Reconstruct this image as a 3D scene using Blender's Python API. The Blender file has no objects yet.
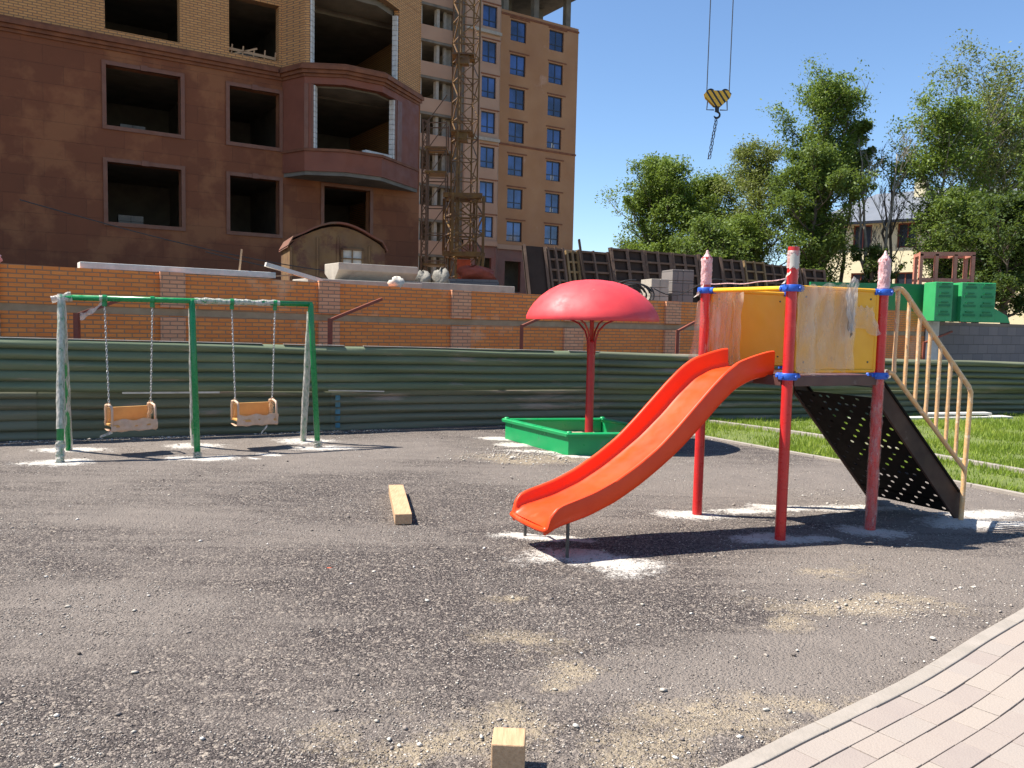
import bpy, math, random
import numpy as np
from mathutils import Vector, Matrix
random.seed(7); RNG = np.random.default_rng(7)
R = math.radians
scn = bpy.context.scene
COL = scn.collection

# ------------------------------------------------------------------ camera, sky, sun, exposure
cam_d = bpy.data.cameras.new('camera'); cam = bpy.data.objects.new('camera', cam_d); COL.objects.link(cam)
cam_d.sensor_width = 36; cam_d.lens = 825 / 1024 * 36
cam_d.clip_start = .05; cam_d.clip_end = 3000
cam.matrix_world = Matrix.Translation((0, 0, 1.65)) @ Matrix.Rotation(R(90 - 4.4), 4, 'X') @ Matrix.Rotation(R(1.25), 4, 'Z')
scn.camera = cam

SUN_EL = 57
world = bpy.data.worlds.new('World'); scn.world = world; world.use_nodes = True
wn = world.node_tree; wn.nodes.clear()
sky = wn.nodes.new('ShaderNodeTexSky'); sky.sky_type = 'NISHITA'; sky.sun_disc = False
sky.sun_elevation = R(SUN_EL); sky.sun_rotation = R(268); sky.air_density = 1.0; sky.dust_density = 0; sky.ozone_density = 6.0
bg = wn.nodes.new('ShaderNodeBackground'); bg.inputs[1].default_value = .092
wo = wn.nodes.new('ShaderNodeOutputWorld')
wn.links.new(sky.outputs[0], bg.inputs[0]); wn.links.new(bg.outputs[0], wo.inputs[0])
sd = bpy.data.lights.new('sun', 'SUN'); sd.energy = 5.0; sd.angle = R(.53); sd.color = (1, .955, .88)
sun = bpy.data.objects.new('sun', sd); COL.objects.link(sun)
sun.rotation_euler = Vector((math.cos(R(SUN_EL)), -.035, -math.sin(R(SUN_EL)))).to_track_quat('-Z', 'Y').to_euler()
sun.location = (-30, 0, 50)
scn.view_settings.view_transform = 'Standard'; scn.view_settings.look = 'None'
scn.view_settings.exposure = 1.05; scn.view_settings.gamma = 1
scn.cycles.max_bounces = 6; scn.cycles.transparent_max_bounces = 12

# ------------------------------------------------------------------ helpers
class MB:
    def __init__(s): s.v = []; s.f = []; s.r = []; s.cur = .5
    def add(s, vs, fs):
        b = len(s.v); s.v += [tuple(map(float, p)) for p in vs]; s.f += [tuple(i + b for i in f) for f in fs]
        s.r += [s.cur] * len(vs); return s
    def box(s, lo, hi, M=None):
        (a, b, c), (d, e, f) = lo, hi
        vs = [(a,b,c),(d,b,c),(d,e,c),(a,e,c),(a,b,f),(d,b,f),(d,e,f),(a,e,f)]
        if M is not None: vs = [M @ Vector(p) for p in vs]
        return s.add(vs, [(0,3,2,1),(4,5,6,7),(0,1,5,4),(1,2,6,5),(2,3,7,6),(3,0,4,7)])
    def beam(s, p, q, w, h, up=(0,0,1)):
        p, q = Vector(p), Vector(q); d = (q - p); L = d.length; d.normalize()
        u = Vector(up)
        if abs(d.dot(u)) > .97: u = Vector((1, 0, 0))
        x = d.cross(u).normalized(); z = x.cross(d)
        M = Matrix((x, d, z)).transposed().to_4x4(); M.translation = p
        return s.box((-w/2, 0, -h/2), (w/2, L, h/2), M)
    def tube(s, pts, r, n=10, caps=True, closed=False):
        P = [Vector(p) for p in pts]; m = len(P)
        rs = r if isinstance(r, (list, tuple)) else [r] * m
        T = []
        for i in range(m):
            if closed: T.append((P[(i+1) % m] - P[i-1]).normalized())
            else: T.append((P[min(i+1, m-1)] - P[max(i-1, 0)]).normalized())
        a = T[0].orthogonal().normalized(); vs = []
        for i in range(m):
            a = (a - T[i] * a.dot(T[i])).normalized(); b = T[i].cross(a)
            for k in range(n):
                t = 2 * math.pi * k / n
                vs.append(P[i] + (a * math.cos(t) + b * math.sin(t)) * rs[i])
        fs = []
        for i in range(m if closed else m - 1):
            j = (i + 1) % m
            for k in range(n):
                l = (k + 1) % n
                fs.append((i*n+k, i*n+l, j*n+l, j*n+k))
        if caps and not closed:
            fs.append(tuple(range(n))[::-1]); fs.append(tuple((m-1)*n + k for k in range(n)))
        return s.add(vs, fs)
    def lathe(s, prof, c=(0,0,0), n=32, fn=None):
        vs = []; fs = []
        for i, (r, z) in enumerate(prof):
            for k in range(n):
                t = 2*math.pi*k/n; rr = r * (fn(t, i) if fn else 1)
                vs.append((c[0] + rr*math.cos(t), c[1] + rr*math.sin(t), c[2] + z))
        for i in range(len(prof) - 1):
            for k in range(n):
                l = (k+1) % n; fs.append((i*n+k, i*n+l, (i+1)*n+l, (i+1)*n+k))
        return s.add(vs, fs)
    def build(s, name, mat, parent=None, smooth=False, bevel=0, local=False):
        me = bpy.data.meshes.new(name)
        off = Vector((0,0,0)) if (parent is None or local) else parent_world(parent)
        me.from_pydata([(p[0]-off.x, p[1]-off.y, p[2]-off.z) for p in s.v], [], s.f)
        at = me.attributes.new('rnd', 'FLOAT', 'POINT'); at.data.foreach_set('value', s.r)
        me.materials.append(mat); me.update()
        o = bpy.data.objects.new(name, me); COL.objects.link(o)
        if smooth: me.polygons.foreach_set('use_smooth', [True] * len(me.polygons))
        if parent is not None: o.parent = parent
        if bevel:
            b = o.modifiers.new('bevel', 'BEVEL'); b.width = bevel; b.segments = 2; b.limit_method = 'ANGLE'; b.angle_limit = R(40)
        return o
def parent_world(p):
    v = Vector(p.location)
    while p.parent: p = p.parent; v += Vector(p.location)
    return v
def smooth_by_angle(o, deg=40):
    me = o.data; me.polygons.foreach_set('use_smooth', [True]*len(me.polygons))
    try: me.set_sharp_from_angle(angle=R(deg))
    except Exception: pass
    return o
def npmesh(name, V, F, mat, parent=None, rnd=None, smooth=False):
    """V (n,3) float array, F (m,k) int array with constant k"""
    me = bpy.data.meshes.new(name); V = np.asarray(V, dtype=np.float32)
    if parent is not None:
        w = parent_world(parent); V = V - np.array([w.x, w.y, w.z], dtype=np.float32)
    F = np.asarray(F, dtype=np.int32); m, k = F.shape
    me.vertices.add(len(V)); me.vertices.foreach_set('co', V.ravel())
    me.loops.add(m*k); me.loops.foreach_set('vertex_index', F.ravel())
    me.polygons.add(m); me.polygons.foreach_set('loop_start', np.arange(0, m*k, k, dtype=np.int32))
    me.update(calc_edges=True)
    if rnd is not None:
        a = me.attributes.new('rnd', 'FLOAT', 'POINT'); a.data.foreach_set('value', np.asarray(rnd, dtype=np.float32))
    if smooth: me.polygons.foreach_set('use_smooth', np.ones(m, dtype=bool))
    me.materials.append(mat)
    o = bpy.data.objects.new(name, me); COL.objects.link(o)
    if parent is not None: o.parent = parent
    return o
LABELS = {}
def tag(o, label, cat, group=None, kind=None):
    o['label'] = label; o['category'] = cat
    if group: o['group'] = group
    if kind: o['kind'] = kind
    return o
def thing(name, label, cat, loc=(0,0,0), group=None):
    o = bpy.data.objects.new(name, None); COL.objects.link(o); o.location = loc; o.empty_display_size = .2
    return tag(o, label, cat, group)
def structure(o): o['kind'] = 'structure'; return o

# ------------------------------------------------------------------ materials
def new_mat(name):
    m = bpy.data.materials.new(name); m.use_nodes = True
    nt = m.node_tree; return m, nt, nt.nodes['Principled BSDF']
class NT:
    def __init__(s, nt): s.nt = nt
    def n(s, t, **kw):
        nd = s.nt.nodes.new(t)
        for k, v in kw.items():
            if hasattr(nd, k): setattr(nd, k, v)
            else: nd.inputs[k.replace('_', ' ')].default_value = v
        return nd
    def l(s, a, b): s.nt.links.new(a, b)
    def noise(s, vec, scale, detail=4, rough=.55):
        nd = s.n('ShaderNodeTexNoise'); nd.inputs['Scale'].default_value = scale; nd.inputs['Detail'].default_value = detail
        nd.inputs['Roughness'].default_value = rough; s.l(vec, nd.inputs['Vector']); return nd.outputs['Fac']
    def ramp(s, fac, stops):
        r = s.n('ShaderNodeValToRGB'); e = r.color_ramp.elements
        e[0].position, e[1].position = stops[0][0], stops[-1][0]
        e[0].color = tuple(stops[0][1]) + (1,); e[1].color = tuple(stops[-1][1]) + (1,)
        for p, c in stops[1:-1]:
            q = e.new(p); q.color = tuple(c) + (1,)
        s.l(fac, r.inputs[0]); return r.outputs[0]
    def mr(s, v, a, b, c=0., d=1.):
        m = s.n('ShaderNodeMapRange'); m.inputs[1].default_value = a; m.inputs[2].default_value = b
        m.inputs[3].default_value = c; m.inputs[4].default_value = d; s.l(v, m.inputs[0]); return m.outputs[0]
    def mix(s, f, a, b, mode='MIX'):
        m = s.n('ShaderNodeMix'); m.data_type = 'RGBA'; m.blend_type = mode
        for inp, v in ((m.inputs[0], f), (m.inputs[6], a), (m.inputs[7], b)):
            if hasattr(v, 'is_linked') or hasattr(v, 'links'): s.l(v, inp)
            elif isinstance(v, (int, float)): inp.default_value = v
            else: inp.default_value = tuple(v) + (1,) if len(v) == 3 else v
        return m.outputs[2]
    def math(s, op, a, b=0.):
        m = s.n('ShaderNodeMath'); m.operation = op
        for inp, v in ((m.inputs[0], a), (m.inputs[1], b)):
            if hasattr(v, 'links'): s.l(v, inp)
            else: inp.default_value = v
        return m.outputs[0]
    def bump(s, h, strength, dist, normal=None):
        b = s.n('ShaderNodeBump'); b.inputs['Strength'].default_value = strength; b.inputs['Distance'].default_value = dist
        s.l(h, b.inputs['Height'])
        if normal is not None: s.l(normal, b.inputs['Normal'])
        return b.outputs[0]
    def attr(s, name):
        a = s.n('ShaderNodeAttribute'); a.attribute_name = name; return a.outputs['Fac']
    def obj(s): return s.n('ShaderNodeTexCoord').outputs['Object']
    def stretch(s, vec, sx, sy, sz):
        m = s.n('ShaderNodeMapping'); m.inputs['Scale'].default_value = (sx, sy, sz); s.l(vec, m.inputs['Vector']); return m.outputs[0]
def mat(name, c1, c2=None, scale=6, rough=.6, metal=0, bump=0, bscale=40, spec=.5, stretch=None, dirt=None, rvar=.12, tint=0):
    m, nt, b = new_mat(name); t = NT(nt); v = t.obj()
    if stretch: v = t.stretch(v, *stretch)
    c2 = c2 or tuple(x * .72 for x in c1)
    col = t.mix(t.mr(t.noise(v, scale, 5), .32, .68), c1, c2)
    if dirt:
        col = t.mix(t.mr(t.noise(v, dirt[1], 6, .65), dirt[2], dirt[2] + .12), col, dirt[0])
    if tint:
        col = t.mix(1.0, col, t.mr_col(t.attr('rnd'), tint), 'MULTIPLY') if False else t.mix(t.math('MULTIPLY', t.attr('rnd'), tint), col, tuple(x * .35 for x in c1))
    t.l(col, b.inputs['Base Color'])
    t.l(t.mr(t.noise(v, scale * 2.3, 3), .3, .7, max(rough - rvar, .05), min(rough + rvar, 1)), b.inputs['Roughness'])
    b.inputs['Metallic'].default_value = metal; b.inputs['Specular IOR Level'].default_value = spec
    if bump: t.l(t.bump(t.noise(v, bscale, 4), 1, bump), b.inputs['Normal'])
    return m
def brick_mat(name, c1, c2, mortar, bw=.25, bh=.075, ms=.012, blot=None):
    m, nt, b = new_mat(name); t = NT(nt); o = t.obj()
    sp = t.n('ShaderNodeSeparateXYZ'); t.l(o, sp.inputs[0]); cb = t.n('ShaderNodeCombineXYZ')
    t.l(sp.outputs[0], cb.inputs[0]); t.l(sp.outputs[2], cb.inputs[1])
    br = t.n('ShaderNodeTexBrick'); t.l(cb.outputs[0], br.inputs['Vector']); br.inputs['Scale'].default_value = 1
    br.inputs['Color1'].default_value = c1 + (1,); br.inputs['Color2'].default_value = c2 + (1,); br.inputs['Mortar'].default_value = mortar + (1,)
    br.inputs['Brick Width'].default_value = bw; br.inputs['Row Height'].default_value = bh; br.inputs['Mortar Size'].default_value = ms
    br.inputs['Mortar Smooth'].default_value = .3; br.inputs['Bias'].default_value = -.1
    col = t.mix(t.mr(t.noise(o, 1.3, 5), .35, .8, 0, .38), br.outputs['Color'], tuple(x * .6 for x in c1))
    if blot: col = t.mix(t.mr(t.noise(o, blot[1], 5, .6), blot[2], blot[2] + .1, 0, .6), col, blot[0])
    t.l(col, b.inputs['Base Color']); b.inputs['Roughness'].default_value = .88
    h = t.math('SUBTRACT', t.math('MULTIPLY', t.noise(o, 60, 3), .25), br.outputs['Fac'])
    t.l(t.bump(h, 1, .006), b.inputs['Normal']); return m

M = {}
M['red_post'] = mat('red_paint', (.62, .022, .02), (.5, .02, .02), 8, .32, bump=.0006, dirt=((.45, .12, .09), 5, .66))
M['red_plastic'] = mat('red_plastic', (.82, .068, .010), (.76, .052, .009), 3, .42, spec=.35, dirt=((.7, .16, .08), 2.2, .66), bump=.0005, bscale=14)
M['canopy'] = mat('canopy_red', (.74, .05, .055), (.64, .045, .05), 3, .55, dirt=((.62, .16, .14), 3, .62))
M['dark_red'] = mat('dark_red_paint', (.42, .018, .02), None, 8, .4)
M['yellow'] = mat('yellow_panel', (.86, .42, .012), (.80, .36, .01), 4, .42, dirt=((.6, .3, .06), 3, .66), bump=.0006, bscale=12)
M['yellow_tube'] = mat('yellow_tube', (.84, .55, .02), (.8, .48, .02), 4, .35)
M['blue'] = mat('blue_plastic', (.02, .11, .52), (.02, .09, .42), 20, .45, bump=.002, bscale=60)
M['green_paint'] = mat('green_paint', (.008, .24, .065), (.008, .2, .055), 8, .3)
M['sandbox_green'] = mat('sandbox_green', (.006, .30, .085), (.006, .26, .08), 3, .38, dirt=((.06, .25, .12), 4, .6))
M['brown_film_tube'] = mat('wrapped_tube', (.70, .37, .14), (.62, .42, .22), 22, .45, bump=.004, bscale=45, dirt=((.8, .6, .42), 16, .56))
M['stair_black'] = mat('stair_black', (.009, .007, .006), (.015, .012, .010), 5, .9, spec=.12)
M['stringer'] = mat('stringer_brown', (.07, .036, .024), (.04, .022, .016), 4, .6, spec=.3, dirt=((.16, .12, .1), 6, .63))
M['wrapped_bar'] = mat('cream_wrapped_bar', (.66, .45, .31), (.56, .36, .24), 18, .5, bump=.004, bscale=45)
M['deck'] = mat('deck_brown', (.10, .038, .03), (.07, .03, .025), 5, .5, dirt=((.2, .13, .11), 5, .62))
M['chain'] = mat('chain_zinc', (.62, .60, .57), None, 20, .4, metal=.8)
M['steel'] = mat('leg_steel', (.10, .095, .09), None, 20, .5, metal=.5)
M['wood'] = mat('fresh_wood', (.56, .36, .20), (.42, .25, .13), 5, .75, stretch=(14, 1.4, 14), bump=.002, bscale=8)
M['seat'] = mat('seat_ply', (.62, .32, .09), (.52, .25, .07), 7, .5)
M['fence'] = mat('fence_green', (.165, .195, .115), (.12, .15, .09), 1.2, .85, spec=.25, dirt=((.26, .23, .17), 2.2, .60), stretch=(.6, .6, 5), bump=.001)
M['fence_old'] = mat('fence_weathered', (.20, .195, .13), (.135, .14, .095), 1.0, .9, spec=.2, dirt=((.34, .27, .21), 1.6, .57), stretch=(.5, .5, 5), bump=.001)
M['fence_dark'] = mat('fence_dark', (.175, .18, .115), (.115, .125, .08), 1.0, .9, spec=.2, dirt=((.28, .22, .17), 1.6, .56), stretch=(.5, .5, 4), bump=.001)
M['blue_patch'] = mat('blue_patch', (.05, .2, .28), (.07, .12, .1), 9, .6)
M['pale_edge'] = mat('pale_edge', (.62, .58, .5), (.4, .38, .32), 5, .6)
M['brick'] = brick_mat('brick_orange', (.90, .29, .065), (.80, .22, .045), (.36, .20, .11), bh=.066, bw=.22, ms=.009, blot=((.80, .48, .28), .8, .57))
M['brick_pale'] = brick_mat('brick_pale', (.80, .38, .20), (.70, .29, .14), (.32, .2, .13), bh=.066, bw=.22, ms=.009)
M['brick_yellow'] = brick_mat('brick_yellow', (.66, .32, .11), (.57, .26, .085), (.2, .12, .07), bw=.26, bh=.085, ms=.014)
M['concrete'] = mat('concrete', (.42, .37, .30), (.32, .28, .23), 4, .9, bump=.004, bscale=25, dirt=((.22, .19, .16), 2, .62))
M['belt'] = mat('belt_concrete', (.42, .29, .17), (.33, .22, .125), 5, .9, bump=.004, bscale=25)
M['white_concrete'] = mat('white_concrete', (.68, .64, .58), (.52, .48, .42), 6, .85, bump=.003, bscale=25)
M['grey_block'] = brick_mat('grey_block', (.22, .19, .17), (.17, .15, .14), (.11, .1, .09), bw=.6, bh=.3, ms=.012)
M['stone'] = brick_mat('granite_cladding', (.215, .068, .026), (.175, .055, .022), (.15, .05, .022), bw=1.2, bh=.6, ms=.006, blot=((.32, .125, .048), .55, .49))
M['stone_trim'] = mat('granite_trim', (.20, .072, .032), (.165, .056, .025), 3, .5)
M['bay_stone'] = mat('bay_granite', (.24, .078, .042), (.19, .06, .034), 1.2, .6, spec=.3)
M['cornice'] = mat('cornice_stone', (.25, .095, .045), (.16, .06, .032), 2.5, .75, spec=.25)
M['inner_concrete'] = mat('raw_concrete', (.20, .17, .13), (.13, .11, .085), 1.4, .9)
M['plaster'] = mat('ochre_plaster', (.42, .215, .10), (.35, .165, .075), .35, .85, dirt=((.5, .3, .2), .55, .62))
M['plaster_pale'] = mat('pale_plaster', (.44, .27, .175), (.38, .225, .145), .5, .85)
M['far_stone'] = mat('far_red_stone', (.20, .07, .05), (.16, .08, .06), .7, .6)
M['win_frame'] = mat('window_frame', (.018, .022, .035), None, 8, .4)
M['crane'] = mat('crane_yellow', (.22, .12, .025), (.14, .065, .02), 2, .6, dirt=((.12, .05, .025), 3, .55))
M['scaffold'] = mat('scaffold_steel', (.16, .09, .05), (.11, .07, .045), 4, .7)
M['rust'] = mat('rust_paint', (.26, .06, .03), (.19, .045, .025), 6, .7)
M['rust_pink'] = mat('red_lead', (.5, .2, .13), (.4, .15, .1), 4, .7)
M['formwork'] = mat('formwork_steel', (.17, .11, .078), (.10, .065, .048), 1.5, .9, dirt=((.24, .17, .11), 2.5, .6), spec=.2)
M['formwork_yellow'] = mat('formwork_wood', (.28, .18, .07), (.16, .1, .05), 2, .75)
M['black_board'] = mat('black_board', (.055, .038, .03), None, 2, .95, spec=.15)
M['cabin'] = mat('cabin_ochre', (.20, .115, .042), (.13, .07, .03), 1.4, .75, dirt=((.10, .04, .02), 2, .5))
M['cabin_roof'] = mat('cabin_roof', (.12, .075, .045), (.20, .05, .028), 1.2, .8)
M['green_plastic'] = mat('green_barrier', (.045, .36, .12), (.035, .30, .10), 1.5, .45)
M['green_dark'] = mat('green_sheet', (.01, .20, .065), (.01, .17, .055), 1, .5)
M['cream'] = mat('cream_wall', (.78, .68, .44), (.72, .62, .4), .6, .85)
M['roof_grey'] = mat('roof_grey', (.17, .18, .20), (.14, .15, .165), 1, .5)
M['black'] = mat('black_rubber', (.015, .015, .017), None, 8, .6)
M['rag'] = mat('pink_rag', (.6, .2, .2), (.7, .5, .45), 12, .9)
M['white_bag'] = mat('white_bag', (.26, .235, .19), (.15, .135, .11), 8, .8, bump=.02, bscale=12)
M['orange_bag'] = mat('orange_bag', (.55, .09, .03), (.4, .06, .02), 3, .7)
M['bark'] = mat('bark', (.13, .10, .07), (.08, .06, .045), 6, .9, stretch=(3, 3, .6), bump=.02, bscale=10)
M['bark_pale'] = mat('bark_pale', (.3, .26, .2), (.18, .15, .11), 4, .9)
M['sand'] = mat('sand', (.5, .4, .26), (.42, .33, .2), 10, .95, bump=.01, bscale=30)
M['joint_sand'] = mat('joint_sand', (.17, .135, .11), None, 10, .95)
M['kerb'] = mat('kerb_concrete', (.33, .285, .24), (.27, .235, .195), 7, .9, bump=.003, bscale=50, dirt=((.27, .23, .19), 5, .62))
M['stone_white'] = mat('pale_stone', (.62, .57, .48), (.45, .41, .34), 20, .9, bump=.004, bscale=60)
M['stone_dark'] = mat('dark_stone', (.16, .13, .11), (.09, .075, .06), 20, .9, bump=.004, bscale=60)

def film_mat(name, c, alpha, scale=9, rough=.28):
    m, nt, b = new_mat(name); t = NT(nt); v = t.stretch(t.obj(), 1, 1, .35)
    n = t.noise(v, scale, 6, .6)
    b.inputs['Base Color'].default_value = c + (1,); b.inputs['Roughness'].default_value = rough; b.inputs['Specular IOR Level'].default_value = .45
    t.l(t.mr(n, .35, .65, max(alpha - .22, .05), min(alpha + .25, 1)), b.inputs['Alpha'])
    t.l(t.bump(t.noise(v, scale * 2, 5), 1, .02), b.inputs['Normal'])
    return m
M['film'] = film_mat('plastic_film', (.84, .66, .48), .27, 3.5, .16)
M['film_dense'] = film_mat('plastic_film_wound', (.76, .68, .60), .52, 25)
M['film_pink'] = film_mat('plastic_film_pink', (.80, .52, .50), .78, 25)
M['film_thin'] = film_mat('plastic_film_thin', (.6, .33, .30), .30, 25)
M['film_cream'] = film_mat('plastic_film_cream', (.80, .55, .33), .27, 6, .2)
def pane_mat():
    m, nt, b = new_mat('window_glass'); t = NT(nt)
    b.inputs['Base Color'].default_value = (.02, .035, .09, 1); b.inputs['Roughness'].default_value = .06
    b.inputs['Specular IOR Level'].default_value = 1.0; b.inputs['Metallic'].default_value = .25
    o_ = t.obj(); t.l(t.mix(t.mr(t.noise(o_, .35, 4), .4, .65), (.012, .022, .06), (.05, .10, .26)), b.inputs['Base Color'])  # lighter blue patches paint sky reflections into the pane colour
    return m
M['glass'] = pane_mat()
def leaf_mat(name, c1, c2, c3):
    m, nt, b = new_mat(name); t = NT(nt)
    col = t.ramp(t.attr('rnd'), [(0, c1), (.5, c2), (1, c3)])
    t.l(col, b.inputs['Base Color']); b.inputs['Roughness'].default_value = .55; b.inputs['Specular IOR Level'].default_value = .35
    tr = t.n('ShaderNodeBsdfTranslucent'); t.l(t.mix(.5, col, (.20, .26, .03)), tr.inputs[0])
    mx = t.n('ShaderNodeMixShader'); mx.inputs[0].default_value = .42
    t.l(b.outputs[0], mx.inputs[1]); t.l(tr.outputs[0], mx.inputs[2]); t.l(mx.outputs[0], nt.nodes['Material Output'].inputs[0])
    return m
M['leaf_green'] = leaf_mat('leaves_green', (.055, .09, .02), (.12, .18, .035), (.21, .28, .055))
M['leaf_bright'] = leaf_mat('leaves_bright', (.07, .115, .02), (.15, .22, .035), (.24, .32, .055))
M['leaf_olive'] = leaf_mat('leaves_olive', (.10, .11, .03), (.19, .215, .055), (.28, .31, .085))
M['leaf_dark'] = leaf_mat('leaves_dark', (.03, .055, .014), (.06, .10, .022), (.10, .15, .03))
M['grass'] = leaf_mat('grass_blades', (.14, .21, .022), (.24, .34, .036), (.38, .44, .07))

def stripes_mat():
    m, nt, b = new_mat('hazard_stripes'); t = NT(nt); o = t.obj()
    sp = t.n('ShaderNodeSeparateXYZ'); t.l(o, sp.inputs[0])
    s = t.math('ADD', sp.outputs[0], t.math('MULTIPLY', sp.outputs[2], .7))
    f = t.math('FRACT', t.math('MULTIPLY', s, 5.2))
    t.l(t.mix(t.math('GREATER_THAN', f, .6), (.75, .42, .03), (.03, .025, .02)), b.inputs['Base Color'])
    return m
M['stripes'] = stripes_mat()

def ground_mat():
    m, nt, b = new_mat('asphalt_gravel'); t = NT(nt); v = t.obj()
    vo = t.n('ShaderNodeTexVoronoi'); vo.inputs['Scale'].default_value = 150; t.l(v, vo.inputs['Vector'])
    sp = t.n('ShaderNodeSeparateColor'); t.l(vo.outputs['Color'], sp.inputs[0])
    vb = t.n('ShaderNodeTexVoronoi'); vb.inputs['Scale'].default_value = 60; t.l(v, vb.inputs['Vector'])
    sb = t.n('ShaderNodeSeparateColor'); t.l(vb.outputs['Color'], sb.inputs[0])
    base = t.ramp(sp.outputs[0], [(0, (.018, .014, .013)), (.42, (.050, .040, .037)), (.78, (.108, .088, .078)), (1, (.36, .30, .25))])
    big = t.mr(sb.outputs[1], .86, .90)
    base = t.mix(t.math('MULTIPLY', big, .75), base, t.mix(sb.outputs[0], (.12, .096, .08), (.42, .35, .28)))
    n1 = t.noise(v, .55, 6, .62); n2 = t.noise(v, 3.1, 6, .68); n3 = t.noise(t.stretch(v, .5, 1.6, 1), 1.3, 6, .62)
    dustf = t.math('ADD', t.math('MULTIPLY', n1, .75), t.math('ADD', t.math('MULTIPLY', n2, .45), t.math('MULTIPLY', n3, .55)))
    dustf = t.math('ADD', dustf, t.math('MULTIPLY', sp.outputs[1], .25))
    mp = t.n('ShaderNodeMapping'); mp.inputs['Rotation'].default_value = (0, 0, .45); mp.inputs['Scale'].default_value = (.45, 3.2, 1); t.l(v, mp.inputs['Vector'])
    stk = t.noise(mp.outputs[0], 2.2, 6, .65)
    dustf = t.math('ADD', dustf, t.math('MULTIPLY', t.math('SUBTRACT', stk, .5), .9))
    dustf = t.math('ADD', dustf, t.attr('dust'))
    dm = t.mr(dustf, .92, 1.36, .0, .92)
    col = t.mix(dm, base, t.mix(n2, (.265, .222, .186), (.145, .122, .106)))
    n4 = t.noise(v, 14, 5, .7); n5 = t.noise(v, 60, 3, .7)
    edge = t.math('ADD', t.math('MULTIPLY', t.math('SUBTRACT', n4, .5), 1.1), t.math('MULTIPLY', t.math('SUBTRACT', n5, .5), .7))
    sf = t.math('MULTIPLY', t.mr(t.math('ADD', t.attr('sandy'), t.math('MULTIPLY', edge, 1.5)), .35, 1.15), .85)
    col = t.mix(sf, col, t.mix(sp.outputs[2], (.31, .24, .15), (.46, .37, .25)))
    cf = t.math('MULTIPLY', t.mr(t.math('ADD', t.attr('cement'), t.math('MULTIPLY', edge, 1.5)),    .38, .75), t.mr(t.math('ADD', n5, t.math('MULTIPLY', sp.outputs[2], .5)), .35, .75, .55, 1))
    col = t.mix(cf, col, t.mix(n4, (.64, .59, .52), (.42, .385, .34)))
    t.l(col, b.inputs['Base Color']); b.inputs['Roughness'].default_value = .92; b.inputs['Specular IOR Level'].default_value = .3
    h = t.math('ADD', t.math('MULTIPLY', vo.outputs['Distance'], -.35), t.math('MULTIPLY', n5, .5))
    h = t.math('ADD', h, t.math('MULTIPLY', vb.outputs['Distance'], -.6))
    inv = t.math('SUBTRACT', 1.0, t.math('MULTIPLY', cf, .7))
    nrm = t.bump(t.math('MULTIPLY', h, inv), 1.0, .016)
    nrm = t.bump(n4, .6, .02, nrm)
    t.l(nrm, b.inputs['Normal']); return m
M['ground'] = ground_mat()
M['site'] = mat('site_soil', (.22, .17, .12), (.15, .12, .09), .4, .95, bump=.03, bscale=3)
M['lawn'] = mat('lawn_soil', (.15, .18, .035), (.10, .13, .03), 5, .95, bump=.02, bscale=30)
def paver_mat():
    m, nt, b = new_mat('pavers'); t = NT(nt); v = t.obj()
    col = t.ramp(t.attr('rnd'), [(0, (.28, .23, .20)), (.35, (.31, .255, .215)), (.7, (.335, .28, .23)), (1, (.30, .255, .22))])
    col = t.mix(t.mr(t.noise(v, 5, 6, .65), .35, .7, 0, .5), col, (.33, .275, .23))
    col = t.mix(t.mr(t.noise(v, 130, 3), .55, .75, 0, .45), col, (.22, .17, .15))
    t.l(col, b.inputs['Base Color']); b.inputs['Roughness'].default_value = .88
    t.l(t.bump(t.noise(v, 110, 4), .8, .003), b.inputs['Normal']); return m
M['paver'] = paver_mat()

# ------------------------------------------------------------------ numpy value noise
def vnoise(x, y, seed=0):
    xi = np.floor(x).astype(np.int64); yi = np.floor(y).astype(np.int64); xf = x - xi; yf = y - yi
    def h(a, b):
        n = (a * 374761393 + b * 668265263 + seed * 974711) & 0x7fffffff
        n = ((n ^ (n >> 13)) * 1274126177) & 0x7fffffff
        return ((n ^ (n >> 16)) & 0xffff) / 65535.
    u = xf*xf*(3-2*xf); v = yf*yf*(3-2*yf)
    return (h(xi, yi)*(1-u) + h(xi+1, yi)*u)*(1-v) + (h(xi, yi+1)*(1-u) + h(xi+1, yi+1)*u)*v
def fbm(x, y, o=4, seed=0):
    s = 0; a = .5
    for k in range(o): s = s + a * vnoise(x * 2**k, y * 2**k, seed + k); a *= .5
    return s / (1 - .5**o)

# ================================================================== SETTING: ground
P1 = Vector((1.632, 7.064, 0)); P2 = Vector((2.102, 6.284, 0)); P3 = Vector((2.964, 6.664, 0)); P4 = P1 + (P3 - P2)
EV = (P3 - P2).normalized()
CEMENT = [(.10,6.2,.30,.16),(.28,6.2,.34,.15),(.42,5.66,.36,.24),(.72,5.55,.42,.28),(1.60,7.05,.34,.22),(2.05,6.30,.30,.2),(2.35,6.35,.2,.12),(2.98,6.62,.3,.2),(3.0,7.45,.4,.2),(3.3,7.5,.35,.16),(2.45,7.45,.35,.16),(2.1,7.3,.3,.12),
          (3.95,7.0,.45,.25),(4.35,7.35,.5,.2),(4.45,6.95,.35,.14),(-4.89,8.86,.42,.22),(-5.2,9.66,.45,.22),(-3.55,9.35,.42,.2),(-3.95,10.2,.45,.25),(-2.40,10.25,.45,.2),(-2.75,10.8,.45,.25),(-2.9,9.75,.22,.1),(-3.0,9.45,.14,.06),
          (.35,10.35,.5,.2),(.05,10.9,.3,.25),(.75,10.0,.4,.16),(-.1,11.45,.4,.2)]
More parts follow.
